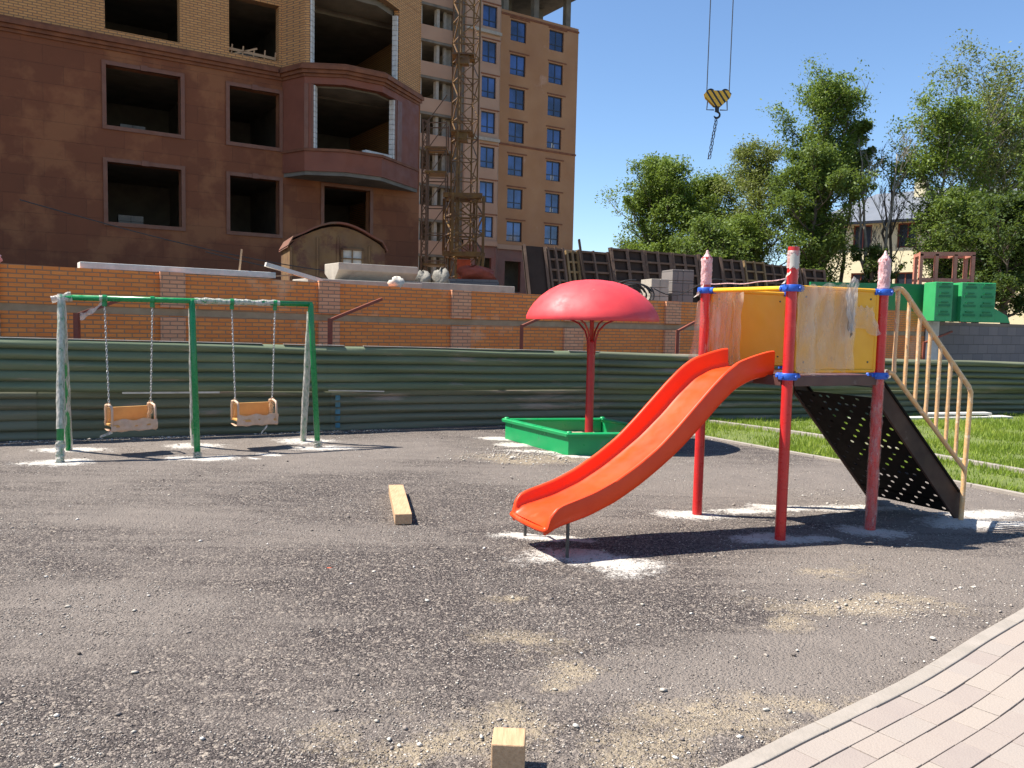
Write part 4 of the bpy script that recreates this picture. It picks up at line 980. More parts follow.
# pallets of blocks, hose
for (u0, u1, z, lab) in [(13.0-.0, 13.0, 0, '')]: pass
def blockstack(c, w, h, lab, mt):
    q = MB(); nxx = 2; nz = 4
    Mx = Matrix.Translation(c) @ Matrix.Rotation(ANG*.4, 4, 'Z')
    for i in range(nxx):
        for k in range(nz): q.box((i*w/nxx+.004, 0, k*h/nz+.004), ((i+1)*w/nxx-.004, .7, (k+1)*h/nz-.004), Mx)
    tag(q.build('block_pallet', mt, bevel=.01), lab, 'block stack', 'block stacks behind the wall')
blockstack(Vector((3.45, 20.9, 1.9)), .48, .88, 'stack of pale grey blocks right of the umbrella', M['concrete'])
blockstack(Vector((4.05, 21.3, 1.9)), .6, 1.15, 'taller stack of mottled grey blocks behind the left slide post', M['grey_block'])
q = MB()
for k in range(9):
    a0 = random.uniform(0, 3); rr = random.uniform(.25, .45)
    q.tube([Vector((2.95+.1*math.sin(k)+rr*1.25*math.cos(a0+t), 20.7+.1*k*.3, 2.35+rr*math.sin(a0+t)*.85)) for t in np.linspace(0, 5.5, 22)], .018, 5)
tag(q.build('hose_coil', M['black']), 'tangled coil of black hose behind the umbrella', 'hose')
q = MB(); q.tube([Vector((3.4+2.2*t, 20.2, 2.5-.18*math.sin(t*7)+.12*t)) for t in np.linspace(0,1,16)], .014, 5); tag(q.build('cable', M['black']), 'dark cable sagging across the grey block stacks', 'cable')
lump('sack', Vector((1.75,20.8,2.35)), (.3,.25,.22), M['white_bag'], 8, 'dusty grey sack on the ledge just above the umbrella top', 'sack', 'sacks on the ledge')

# green barrier and steel frame at the right
gbx = lambda x, y, z: Vector((x, y, z))
gr_ = thing('green_barrier', 'stack of green plastic barrier modules with rows of slots on the block wall', 'barrier', (12.6, 24.2, 1.9))
q = MB(); q.box((9.0, 25.2, 1.93), (12.85, 25.35, 3.02)); q.build('sheet', M['green_dark'], gr_)
for (xa, xb, y, cols_) in [(12.33, 12.85, 24.3, 1), (13.1, 14.1, 24.3, 2)]:
    q = MB(); q.box((xa, y, 1.9), (xb, y+.7, 3.05)); 
    q.build('module', M['green_plastic'], gr_, bevel=.02)
    s_ = MB()
    for ci in range(cols_):
        w_ = (xb-xa)/cols_; 
        for k in range(4):
            z = 2.07+k*.27; s_.box((xa+ci*w_+.08, y-.03, z), (xa+(ci+1)*w_-.08, y+.02, z+.06)); s_.box((xa+ci*w_+.14, y-.045, z+.11), (xa+(ci+1)*w_-.14, y+.02, z+.14))
    s_.build('slot_ribs', M['green_dark'], gr_)
q = MB(); q.box((12.85, 24.5, 1.9), (13.1, 24.9, 2.98)); q.build('recess', M['green_dark'], gr_)
q = MB(); q.add([(14.0,24.35,1.9),(14.6,24.35,1.9),(14.5,24.35,2.1),(14.05,24.35,2.35),(14.0,24.9,1.9),(14.6,24.9,1.9),(14.5,24.9,2.1),(14.05,24.9,2.35)],[(0,1,2,3),(7,6,5,4),(0,4,5,1),(1,5,6,2),(2,6,7,3),(3,7,4,0)]); q.build('foot', M['green_plastic'], gr_)
q = MB(); q.box((14.02, 24.5, 2.2), (14.18, 24.55, 3.0)); q.build('pale_end', M['white_concrete'], gr_)
sf_ = thing('steel_frame', 'pinkish red open steel box frame standing above the green barrier', 'frame', (13.4, 26.3, 3.1))
q = MB(); X = [12.7, 13.35, 14.1]; 
X = [12.68, 13.4, 14.25, ]
for y in (26.0, 26.9):
    for x in ((12.68, 13.16, 13.75, 14.3) if y < 26.5 else (12.68, 14.3)): q.beam((x+(y-26)*.3, y, 1.9), (x+(y-26)*.3, y, 4.0), .1, .1)
    q.beam((12.63+(y-26)*.3, y, 4.0), (14.35+(y-26)*.3, y, 4.03), .1, .12); q.beam((12.63+(y-26)*.3, y, 3.22), (14.35+(y-26)*.3, y, 3.22), .08, .08)
for x in (12.68, 13.75, 14.3): q.beam((x, 26, 4.0), (x+.27, 26.9, 4.0), .09, .1)
q.build('frame', M['rust_pink'], sf_)

# cream house behind the trees
ch = thing('cream_house', 'cream plastered house with grey roof half hidden behind the trees', 'house', (28.2, 57, 1.9)); ch.rotation_euler = (0, 0, R(-40))
q = MB(); hops = []
for k in range(9):
    for z in (2.2, 5.6): hops.append((-5+k*3.0, -5+k*3.0+1.3, z-.2, z+1.5))
wall_grid(q, -8, 22, -.4, 7.3, hops, th=.4); q.box((-8, .41, -.4), (-7.6, 10, 7.3)); q.box((21.6, .41, -.4), (22, 10, 7.3)); q.box((-7.6, 9.6, -.4), (21.6, 10, 7.3)); q.build('wall', M['cream'], ch, local=True)
q = MB(); q.add([(-8.6,-.7,7.3),(22.6,-.7,7.3),(22.6,10.7,7.3),(-8.6,10.7,7.3),(-5,5,10.0),(19,5,10.0)], [(0,3,2,1),(0,1,5,4),(1,2,5),(2,3,4,5),(3,0,4)]); q.build('roof', M['roof_grey'], ch, local=True)
q = MB(); q.box((-8.65,-.75,7.12),(22.65,-.5,7.29)); q.build('gutter', M['win_frame'], ch, local=True)
for o_ in hops:
    q = MB(); a, b_, c, d = o_
    for (p0, p1) in [((a, c), (a+.1, d)), ((b_-.1, c), (b_, d)), ((a+.1, c), (b_-.1, c+.1)), ((a+.1, d-.1), (b_-.1, d)), (((a+b_)/2-.04, c+.1), ((a+b_)/2+.04, d-.1))]: q.box((p0[0], .15, p0[1]), (p1[0], .22, p1[1]))
    f = q.build('window', M['rust'], ch, local=True)
    q = MB(); q.box((a+.05, .18, c+.05), (b_-.05, .19, d-.05)); q.build('pane', M['win_frame'], f, local=True)
q = MB(); q.box((-2, 3.6, 9.0), (-1.2, 4.4, 10.6)); q.build('chimney', M['cream'], ch, local=True)

# cables drooping in front of the granite facade
for (a, b_, sag, lab) in [((-9.5,16.0,3.75),(-2.6,21.5,2.62),.25,'thin black wire drooping across the granite facade, upper one'),((-6.5,17.5,2.95),(-1.2,20.5,2.35),.2,'thin black wire hanging before the site cabin, lower one')]:
    q = MB(); a, b_ = Vector(a), Vector(b_); q.tube([a.lerp(b_, t)-Vector((0,0,sag*math.sin(math.pi*t))) for t in np.linspace(0, 1, 24)], .012, 5)
    tag(q.build('wire', M['black']), lab, 'wire', 'wires over the site')

# ================================================================== TREES
def tree(name, label, base, height, rad, leafmat, trunkmat, seed, nleaf=9000, leaf=.14, low=.15, shape='oval', limbs=16, trunk_r=.16, lean=(0, 0), bare=False, group=None, stems=1, sparse=.5):
    rr = np.random.default_rng(seed); rd = random.Random(seed)
    t_ = thing(name, label, 'tree', base, group)
    q = MB(); base = Vector(base); tips = []
    def limb(p, d, L, r, lvl):
        pts = [p]; rs = [r]; n = 5 if lvl < 2 else 3; dd = d.copy()
        for i in range(n):
            dd = (dd + Vector((rd.uniform(-1,1), rd.uniform(-1,1), rd.uniform(-.5,1)+.25))*.16).normalized()
            pts.append(pts[-1] + dd*L/n); rs.append(r*(1-.75*(i+1)/n))
        q.tube(pts, rs, 6 if lvl == 0 else 4, caps=False)
        if lvl >= (3 if bare else 2): tips.append((pts[-1], L)); tips.append((pts[-2], L)); return
        m = rd.randint(3, 5) if not bare else rd.randint(3, 4)
        for j in range(m):
            k = rd.randint(1, n); t = rd.random(); pp = pts[k-1].lerp(pts[k], t)
            az = rd.uniform(0, 6.28); s = Vector((math.cos(az), math.sin(az), rd.uniform(-.1, .7)))
            limb(pp, (dd*(1.0 if not bare else 1.7)+s*.9).normalized(), L*rd.uniform(.42, .65), max(r*.5, .010), lvl+1)
        tips.append((pts[-1], L*.6))
    for sidx in range(stems):
        sx, sy = (rd.uniform(-.9, .9), rd.uniform(-.6, .6)) if stems > 1 else (0, 0)
        top = base + Vector((lean[0] + sx*1.6, lean[1] + sy, height*(1 if sidx == 0 else rd.uniform(.75, .95))))
        n = 9; tp = []; 
        for i in range(n+1):
            t = i/n; p = (base+Vector((sx*.25, sy*.25, 0))).lerp(top, t); w = math.sin(t*math.pi)*.25
            tp.append(p + Vector((rd.uniform(-.12, .12)*min(i, 1), rd.uniform(-.12, .12)*min(i, 1), 0)))
        trs = [trunk_r*(1-.85*i/n)+.012 for i in range(n+1)]
        q.tube(tp, trs, 8)
        nl = limbs//stems
        for i in range(nl):
            t = low + (.98-low)*(i+rd.random())/nl; f = t*n; k = min(int(f), n-1); p = tp[k].lerp(tp[k+1], f-k)
            u = (t-low)/(1-low)
            if shape == 'oval': rad_ = math.sin(math.pi*(.12+.84*u))**.7
            elif shape == 'cone': rad_ = (1-u)**.7*.95+.1
            elif shape == 'vase': rad_ = .35+.65*math.sin(math.pi*min(u*.8+.1, 1))
            else: rad_ = .8
            az = i*2.4+rd.uniform(-.4, .4); up = rd.uniform(.25, .7) if not bare else rd.uniform(1.3, 2.2)
            if shape == 'vase': up += .5
            limb(p, Vector((math.cos(az), math.sin(az), up)).normalized(), rad*rad_*rd.uniform(.75, 1.15), trs[k]*.45, 0)
        tips.append((top, rad*.3))
    q.build('trunk', trunkmat, t_, smooth=True)
    if nleaf:
        T = np.array([[*p] for p, L in tips]); n = int(nleaf*1.9)
        # uneven density: each tip gets its own weight, so clumps and gaps appear
        w = rr.gamma(.8, 1, len(T)); w /= w.sum(); k = rr.choice(len(T), n, p=w)
        spread = rad*.10*(.5+1.1*rr.random(len(T)))
        C = T[k] + np.clip(rr.normal(0, 1, (n, 3)), -1.7, 1.7)*spread[k][:, None]*np.array([1, 1, .75])
        nrm = rr.normal(0, 1, (n, 3)); nrm[:, 2] = np.abs(nrm[:, 2])+.35; nrm /= np.linalg.norm(nrm, axis=1)[:, None]
        a = np.cross(nrm, rr.normal(0, 1, (n, 3))); a /= np.linalg.norm(a, axis=1)[:, None]; b_ = np.cross(nrm, a)
        s = (leaf*.76*(.5+.9*rr.random(n)))[:, None]
        Vq = np.stack([C-a*s, C-b_*s*.45+nrm*s*.12, C+a*s, C+b_*s*.45+nrm*s*.12], 1).reshape(-1, 3)
        tone = rr.normal(0, .16, len(T))[k]; rn = np.clip(.5+tone+rr.normal(0, .13, n), 0, 1)
        npmesh('crown', Vq, np.arange(4*n).reshape(-1, 4), leafmat, t_, rnd=np.repeat(rn, 4))
    return t_
SZ = 1.9
tree('maple_tree', 'broad bright green tree, leftmost one beside the tower block', (7.8, 46, SZ), 7.9, 2.6, M['leaf_bright'], M['bark'], 11, 30000, .105, low=.12, shape='oval', limbs=34, trunk_r=.2)
tree('maple_tree', 'smaller loose green tree filling the gap right of the leftmost tree', (10.9, 47, SZ), 7.3, 2.4, M['leaf_bright'], M['bark'], 12, 20000, .10, low=.12, limbs=24)
tree('willow_tree', 'olive green bushy tree with soft crown behind the slide tower', (12.8, 44, SZ), 8.3, 2.5, M['leaf_olive'], M['bark'], 13, 20000, .085, low=.08, limbs=28)
tree('willow_tree', 'light green round bush low between the leftmost trees and the tall birch', (11.2, 42, SZ), 4.6, 1.9, M['leaf_bright'], M['bark'], 14, 11000, .085, low=.05, limbs=20)
tree('poplar_tree', 'tall dark green tree with airy top above the middle slide post', (14.9, 41, SZ), 10.6, 2.6, M['leaf_bright'], M['bark'], 15, 20000, .10, low=.12, shape='vase', limbs=30, lean=(.2, 0), trunk_r=.16)
tree('poplar_tree', 'second tall leafy tree just left of the cream house gap', (13.9, 39, SZ), 7.6, 2.0, M['leaf_green'], M['bark'], 16, 16000, .10, low=.08, limbs=24)
tree('poplar_tree', 'slender leaning tree with leaf tuft at its top left of the bare trees', (16.3, 42, SZ), 9.6, 1.3, M['leaf_green'], M['bark'], 17, 4200, .12, low=.6, shape='vase', limbs=12, lean=(.7, 0), trunk_r=.11)
tree('bare_tree', 'leafless tree of thin upright stems before the cream house, left one', (17.3, 40, SZ), 8.6, 2.5, None, M['bark_pale'], 18, 0, low=.18, limbs=14, trunk_r=.10, bare=True, stems=3, group='leafless trees before the cream house')
tree('bare_tree', 'leafless forked tree before the cream house, right one', (18.6, 41, SZ), 8.0, 2.2, None, M['bark'], 19, 0, low=.3, limbs=12, trunk_r=.10, bare=True, stems=2, lean=(-.6, 0), group='leafless trees before the cream house')
tree('ash_tree', 'tall light green tree right of the leafless pair', (20.3, 40, SZ), 9.0, 2.7, M['leaf_bright'], M['bark_pale'], 20, 12500, .10, low=.35, shape='vase', limbs=26, trunk_r=.14)
tree('ash_tree', 'tallest airy tree near the right edge above the steel frame', (23.4, 42, SZ), 10.9, 3.4, M['leaf_olive'], M['bark_pale'], 21, 13000, .095, low=.3, shape='vase', limbs=34, trunk_r=.17)
tree('ash_tree', 'tall green tree at the right edge of the picture', (26.8, 43, SZ), 10.4, 3.2, M['leaf_green'], M['bark'], 22, 17000, .10, low=.2, shape='oval', limbs=34, trunk_r=.18)
tree('ash_tree', 'thin understory tree behind the green barrier left of the steel frame', (19.6, 38, SZ), 5.6, 1.8, M['leaf_green'], M['bark'], 23, 5200, .10, low=.15, limbs=16)
tree('shrub', 'dense dark shrub right of the steel frame over the block wall', (19.6, 33, SZ), 4.6, 1.9, M['leaf_dark'], M['bark'], 24, 16000, .10, low=.05, limbs=24, group=None)
tree('shrub', 'dark leafy bush at the right edge behind the block wall', (22.2, 34, SZ), 6.2, 2.3, M['leaf_dark'], M['bark'], 25, 17000, .11, low=.05, limbs=24)
tree('shrub', 'dark undergrowth bush behind the steel frame', (21.2, 39, SZ), 4.4, 2.4, M['leaf_green'], M['bark'], 26, 9000, .11, low=.03, limbs=22)
tree('shrub', 'undergrowth bush behind the middle of the formwork row', (9.5, 41, SZ), 4.0, 2.4, M['leaf_green'], M['bark'], 27, 9000, .11, low=.03, limbs=22)
tree('shrub', 'dark bush at the trunk of the slender leaning tree', (16.4, 38, SZ), 3.4, .9, M['leaf_dark'], M['bark'], 28, 3800, .09, low=.1, limbs=14)
tree('ash_tree', 'green tree farther back at the right edge', (31.0, 49, SZ), 10.5, 3.6, M['leaf_green'], M['bark'], 29, 12000, .13, low=.08, limbs=26)

# ================================================================== SWING SET
def arc(p, q, c, n=8):      # quadratic bend
    p, q, c = Vector(p), Vector(q), Vector(c); return [(p*(1-t)**2 + c*2*t*(1-t) + q*t*t) for t in [i/n for i in range(n+1)]]
L1, L2 = Vector((-4.891, 8.863, 0)), Vector((-5.213, 9.645, 0))
M1, M2 = Vector((-3.586, 9.361, 0)), Vector((-3.942, 10.176, 0))
R1, R2 = Vector((-2.42, 10.27, 0)), Vector((-2.736, 10.773, 0))
HT = 1.80
tl = (L1+L2)/2 + Vector((.0,.0,HT)); tr_ = (R1+R2)/2 + Vector((0,0,HT)); tm = tl.lerp(tr_, (M1-L1).length/(R1-L1).length)
sw = thing('swing_set', 'green double swing frame partly wrapped in clear film on three pairs of legs', 'swing frame', tl-Vector((0,0,HT)))
bd = (tr_-tl).normalized()
q = MB(); q.tube([tl-bd*.02, tr_+bd*.02], .032, 14); q.build('top_beam', M['green_paint'], sw, smooth=True)
legs = []
for (foot, top, r) in [(L1, tl, .038), (L2, tl, .034), (M1, tm, .035), (M2, tm, .034), (R1, tr_, .035), (R2, tr_, .032)]:
    tpt = top+Vector((0, 0, -.0)); d = (foot-tpt)
    pts = arc(tpt, tpt+d*.06+Vector((0,0,-.02)), tpt+(foot-tpt)*.01+Vector((0,0,.01)), 5)+[foot-Vector((0,0,.05))]
    q = MB(); q.tube(pts, r, 14); legs.append(q.build('leg', M['green_paint'], sw, smooth=True))
def wrap(parent, a, b_, r, mt, seed, bulge=.07, name='film_wrap', n=30, k=12):
    rr = random.Random(seed); a, b_ = Vector(a), Vector(b_); d = (b_-a); x = d.orthogonal().normalized(); y = d.normalized().cross(x); vs = []
    for i in range(n+1):
        for j in range(k):
            t = 2*math.pi*j/k; R_ = r*(1+bulge*(.5*math.sin(i*1.3+j*1.1+seed)+.7*math.sin(i*.55-j*1.0+seed*2)+rr.uniform(-.6, .6)))
            vs.append(a+d*i/n + (x*math.cos(t)+y*math.sin(t))*R_)
    q = MB(); q.add(vs, [(i*k+j, i*k+(j+1) % k, (i+1)*k+(j+1) % k, (i+1)*k+j) for i in range(n) for j in range(k)])
    return q.build(name, mt, parent, smooth=True)
wrap(legs[0], tl+Vector((0,0,.03)), tl.lerp(L1, .80), .042, M['film_dense'], 1); wrap(legs[0], tl.lerp(L1, .87), L1, .046, M['film_dense'], 2, .2)
wrap(legs[1], tl.lerp(L2, .03), L2, .042, M['film_dense'], 3); wrap(legs[3], tm.lerp(M2, .05), M2, .042, M['film_dense'], 4)
wrap(legs[5], tr_.lerp(R2, .05), R2, .042, M['film_dense'], 5); wrap(legs[4], tr_.lerp(R1, .95), R1, .052, M['film_dense'], 6, .25)
wrap(legs[2], tm.lerp(M1, .965), M1, .047, M['film_dense'], 16, .2)
wrap(sw, tl.lerp(tr_, .50), tl.lerp(tr_, .86), .037, M['film_dense'], 7, .15, 'beam_film'); wrap(sw, tl.lerp(tr_, .135), tl.lerp(tr_, .165), .036, M['film_dense'], 8, .1, 'beam_film', 6)
wrap(legs[0], tl-bd*.10+Vector((0,0,-.03)), tl+bd*.10+Vector((0,0,.015)), .042, M['film_dense'], 9, .35, 'beam_film', 8)
def sheet_film(name, pts, mt, parent, thick=0):
    """film from a grid of points"""
    n = len(pts); m_ = len(pts[0]); q = MB(); q.add([p for r_ in pts for p in r_], [(i*m_+j, i*m_+j+1, (i+1)*m_+j+1, (i+1)*m_+j) for i in range(n-1) for j in range(m_-1)])
    return q.build(name, mt, parent, smooth=True)
# loose film tail at the left end of the beam
a = tl.lerp(tr_, .15)+Vector((0,0,-.02)); b_ = tl+bd*.20+Vector((0,-.05,-.17))
sheet_film('film_tail', [[a.lerp(b_, t)+Vector((0, .01*math.sin(9*t), -.03*math.sin(3*t)-w*(.03+.05*t)+.01*math.sin(14*t+w*5))) for w in (0, .33, .66, 1)] for t in np.linspace(0, 1, 12)], M['film_dense'], sw)
# link chains and seats
def chain_part(a, b_, parent):
    a, b_ = Vector(a), Vector(b_); L = (b_-a).length; n = int(L/.032); q = MB(); d = (b_-a).normalized()
    x = d.orthogonal().normalized(); y = d.cross(x)
    for i in range(n):
        c = a+d*(i+.5)*L/n; u = x if i % 2 else y
        q.tube([c + d*.0215*math.sin(t) + u*.0095*math.cos(t) for t in [k*math.pi/4 for k in range(8)]], .0038, 5, closed=True)
    return q.build('chain', M['chain'], parent, smooth=True)
bdh = Vector((bd.x, bd.y, 0)).normalized(); bn = Vector((bdh.y, -bdh.x, 0))     # bn: towards the playground front
def swing(px0, px1, zs, lab, seed, ang):
    A0 = tl.lerp(tr_, px0); A1 = tl.lerp(tr_, px1); c = (A0+A1)/2
    t_ = thing('toddler_swing', lab, 'swing', (c.x, c.y, zs), 'swing seats on the green frame')
    ca, sa = math.cos(ang), math.sin(ang); dx = (bdh*ca+bn*sa); dy = (bn*ca-bdh*sa); w = .235
    O_ = Vector((c.x, c.y, zs)); Pt = lambda u, v, z: O_+dx*u+dy*v+Vector((0,0,z))
    def bx(mb, u0, u1, v0, v1, z0, z1): mb.add([Pt(u,v,z) for z in (z0,z1) for (u,v) in ((u0,v0),(u1,v0),(u1,v1),(u0,v1))], [(0,3,2,1),(4,5,6,7),(0,1,5,4),(1,2,6,5),(2,3,7,6),(3,0,4,7)][::1])
    q = MB(); bx(q, -w, w, -.13, .15, 0, .03); q.build('seat_board', M['seat'], t_, bevel=.008)
    q = MB(); bx(q, -w+.01, w-.01, -.13, -.10, .032, .21); q.build('backrest', M['seat'], t_, bevel=.008)
    for s in (-1, 1):
        q = MB(); q.tube([Pt(s*w, v, z) for v, z in [(-.125,.0),(-.125,.19),(-.11,.235),(.0,.25),(.12,.235),(.14,.20),(.145,.0)]], .014, 8); q.build('side_bar', M['wrapped_bar'], t_, smooth=True)
        wrap(t_, Pt(s*w, -.1, .03), Pt(s*w, .0, .27), .026, M['film_cream'], seed+s, .3, 'film_wrap', 10, 8)
        q = MB(); q.tube([Pt(s*w, .14, .0), Pt(s*w, .135, .20)], .012, 6); q.build('front_bar', M['film_cream'], t_)
        chain_part((A0 if s < 0 else A1)+Vector((0,0,-.09)), Pt(s*(w-.005), 0, .25), t_)
        q = MB(); k = (A0 if s < 0 else A1); q.box((k.x-.02, k.y-.02, k.z-.09), (k.x+.02, k.y+.02, k.z-.03)); q.tube([k+bdh*-.022, k+bdh*.022], .042, 12); q.build('hanger', M['green_paint'], t_)
    rr = random.Random(seed)
    G = [[Pt(u*(w+.02), .155+.012*math.sin(u*9+z*30+seed)+.01*rr.uniform(-1,1), z+.012*math.sin(u*7+seed)*(z > .05)) for u in np.linspace(-1, 1, 14)] for z in (-.045, -.03, 0, .03, .06, .085)]
    G = [[Pt(u*(w+.01), v, -.05+.01*math.sin(u*8+v*20)) for u in np.linspace(-1, 1, 14)] for v in (-.14, -.05, .05, .13)] + G
    sheet_film('film_sheet', G, M['wrapped_bar'], t_)
    e0 = Pt(-w, .15, -.03) if seed == 30 else Pt(w*.5, .15, -.04); e1 = Pt(-w-.14, .16, -.08) if seed == 30 else Pt(w*.15, .16, -.14)
    sheet_film('film_tail', [[e0.lerp(e1, t)+Vector((0,0,-.035*w_*(1-.3*t))) for w_ in (0, .5, 1)] for t in np.linspace(0, 1, 6)], M['film_dense'], t_)
u_of = lambda px: px
swing(.155, .335, .335, 'cream wrapped swing seat hanging on chains at the left of the green frame', 30, R(-14))
swing(.655, .84, .345, 'cream wrapped swing seat hanging on chains at the right of the green frame', 40, R(-8))

# ================================================================== SANDBOX + UMBRELLA
SF = Vector((.71, 10.073, 0)); s1 = Vector((-.79, 1.38, 0)); s2 = Vector((1.39, .30, 0))
sb = thing('sandbox', 'green square sandbox with moulded rim under the red umbrella', 'sandbox', SF)
cor = [SF, SF+s2, SF+s2+s1, SF+s1]; cen = sum(cor, Vector((0,0,0)))/4
H_ = .285
for i in range(4):
    a, b_ = cor[i], cor[(i+1) % 4]; d = (b_-a).normalized(); nin = Vector((-d.y, d.x, 0)); 
    if (cen-a).dot(nin) < 0: nin = -nin
    prof = [(-.0,0),(-.0,H_-.05),(-.035,H_-.045),(-.04,H_-.012),(-.025,H_),(.05,H_),(.06,H_-.015),(.035,H_-.04),(.035,0)]
    q = MB(); A_ = []; 
    for (o_, z) in prof:
        k = -o_
        A_.append((a + nin*o_ + d*(o_) + Vector((0,0,z)), b_ + nin*o_ - d*(o_) + Vector((0,0,z))))
    n = len(A_); q.add([p[0] for p in A_]+[p[1] for p in A_], [(j, j+1, n+j+1, n+j) for j in range(n-1)]+[tuple(range(n))[::-1], tuple(range(n, 2*n))])
    smooth_by_angle(q.build('side_wall', M['sandbox_green'], sb), 35)
for p in cor:
    q = MB(); c_ = p+(cen-p).normalized()*.02; q.lathe([(.0,H_+.022),(.03,H_+.018),(.04,H_-.0),(.038,H_-.05)], (c_.x, c_.y, 0), 14); q.build('corner_cap', M['sandbox_green'], sb, smooth=True)
q = MB(); n = 14; vs = [cor[0].lerp(cor[3], j/n).lerp(cor[1].lerp(cor[2], j/n), i/n) for j in range(n+1) for i in range(n+1)]
q.add([(p.x+(cen.x-p.x)*.06, p.y+(cen.y-p.y)*.06, .07+.04*random.random()) for p in vs], [(j*(n+1)+i, j*(n+1)+i+1, (j+1)*(n+1)+i+1, (j+1)*(n+1)+i) for j in range(n) for i in range(n)])
o = q.build('sand', M['sand'], smooth=True); o['kind'] = 'stuff'; o['label'] = 'pale sand filling the green sandbox'; o['category'] = 'sand'
um = thing('umbrella', 'red mushroom umbrella on a dark red pole standing in the sandbox', 'umbrella', (1.06, 11.15, 0)); ux, uy = 1.06, 11.15
q = MB(); q.tube([(ux, uy, 0), (ux, uy, 1.38)], .056, 18); q.tube([(ux, uy, 1.375), (ux, uy, 1.40)], [.056, .045], 18); q.build('pole', M['dark_red'], um, smooth=False); smooth_by_angle(um.children[0], 40)
q = MB(); q.tube([(ux, uy, 1.38), (ux, uy, 2.12)], .03, 12); q.build('inner_pole', M['dark_red'], um, smooth=True)
for k in range(4):
    a = math.pi/4+k*math.pi/2+.2; q = MB(); q.tube([(ux+r_*math.cos(a), uy+r_*math.sin(a), z) for r_, z in [(.05,1.22),(.06,1.4),(.10,1.53),(.2,1.63),(.42,1.72),(.7,1.76)]], .013, 8); q.build('rib', M['dark_red'], um, smooth=True)
gore = lambda t, i: 1 - .012*abs(math.sin(4*t+.5))**.5*(-1)
prof = [(.0, .545), (.12, .54), (.28, .52), (.44, .475), (.58, .405), (.70, .315), (.79, .22), (.85, .13), (.885, .055), (.89, .02), (.885, .0), (.86, .0), (.83, .11), (.76, .21), (.66, .32), (.5, .43), (.28, .49), (0, .515)]
q = MB(); q.lathe(prof, (ux, uy, 1.675), 64, lambda t, i: 1 + .022*(abs(math.cos(3*t+.9))**.6-.7) if 0 < i else 1)
smooth_by_angle(q.build('canopy', M['canopy'], um), 50)

# ================================================================== SLIDE TOWER
TW = thing('play_tower', 'red and yellow playground tower with slide, perforated stair and wrapped handrail', 'slide tower', (P2.x, P2.y, 0))
rp = .041; heads = {0: 2.22, 1: 2.25, 2: 2.20, 3: 2.22}; PP = [P1, P2, P3, P4]; posts = []
for i, p in enumerate(PP):
    q = MB(); q.tube([p-Vector((0,0,.05)), p+Vector((0,0,heads[i]))], rp, 24); posts.append(smooth_by_angle(q.build('post', M['red_post'], TW), 40))
def cap(i, z0, z1, mt, seed, point=True):
    p = PP[i]; wrap(posts[i], p+Vector((0,0,z0)), p+Vector((0,0,z1)), .0465, mt, seed, .05, 'film_wrap', 24, 16)
    if point:
        q = MB(); q.lathe([(.047, 0), (.043, .02), (.030, .04), (.014, .065), (.006, .09), (0, .092)], (p.x, p.y, z1-.01), 14, lambda t, i: 1+.2*math.sin(5*t+i)); q.build('film_knot', mt, posts[i], smooth=True)
cap(0, 1.99, 2.2, M['film_pink'], 51); cap(1, 2.09, 2.22, M['film_dense'], 52, False); cap(2, 1.97, 2.19, M['film_pink'], 53); cap(3, 1.99, 2.2, M['film_pink'], 54)
wrap(posts[2], P3+Vector((0,0,1.25)), P3+Vector((0,0,.0)), .047, M['film_thin'], 55, .07, 'film_wrap', 60, 16)
q = MB(); p = PP[1]; n = 10
q.add([(p.x+.0515*math.cos(a), p.y+.0515*math.sin(a), z+.012*math.sin(6*a)) for z in (2.09, 2.19) for a in np.linspace(-2.4, -1.0, n)], [(k, k+1, n+k+1, n+k) for k in range(n-1)])
q.build('white_sticker', M['pale_edge'], posts[1])
# loose rags of film on post tops
for (pi, z, dx) in [(0, 1.98, -.07), (0, 2.0, -.05), (1, 2.07, -.05)]:
    p = PP[pi]; a = p+Vector((-.03, -.04, z)); b_ = a+Vector((dx, -.02, -.09-.03*random.random()))
    sheet_film('film_tail', [[a.lerp(b_, t)+Vector((.012*math.sin(7*t+w*4), w*.03, -.012*w)) for w in (0, .5, 1)] for t in np.linspace(0, 1, 7)], M['film_dense'], posts[pi])
def clamp(i, z, dirs):
    p = PP[i]; q = MB()
    q.lathe([(rp+.001, -.026), (.066, -.026), (.071, -.018), (.071, .018), (.066, .026), (rp+.001, .026)], (p.x, p.y, z), 28)
    for d in dirs:
        d = Vector((d[0], d[1], 0)).normalized(); c_ = p+Vector((0,0,z))
        q.tube([c_+d*.055, c_+d*.10], .026, 12)
        s = Vector((-d.y, d.x, 0)); q.tube([c_+d*.075+s*.012-Vector((0,0,.0)), c_+d*.075+s*.042], .010, 8)
    for a in (.6, 2.2, 3.8, 5.3): q.tube([(p.x+.062*math.cos(a), p.y+.062*math.sin(a), z), (p.x+.083*math.cos(a), p.y+.083*math.sin(a), z)], .012, 8)
    o = q.build('clamp', M['blue'], posts[i]); smooth_by_angle(o, 35)
e12 = (P2-P1).normalized()
for z in (1.94, 1.27):
    clamp(0, z, [e12, EV]); clamp(1, z, [-e12, EV]); clamp(2, z, [-EV, e12*-1]); clamp(3, z, [e12, -EV])
def bar(a, b_, r, name, mt, n=12):
    q = MB(); q.tube([a, b_], r, n); return smooth_by_angle(q.build(name, mt, TW), 40)
Z = lambda p, z: Vector((p.x, p.y, z))
bar(Z(P1, 1.94)+e12*.06, Z(P2, 1.94)-e12*.06, .019, 'entry_bar', M['yellow_tube'])
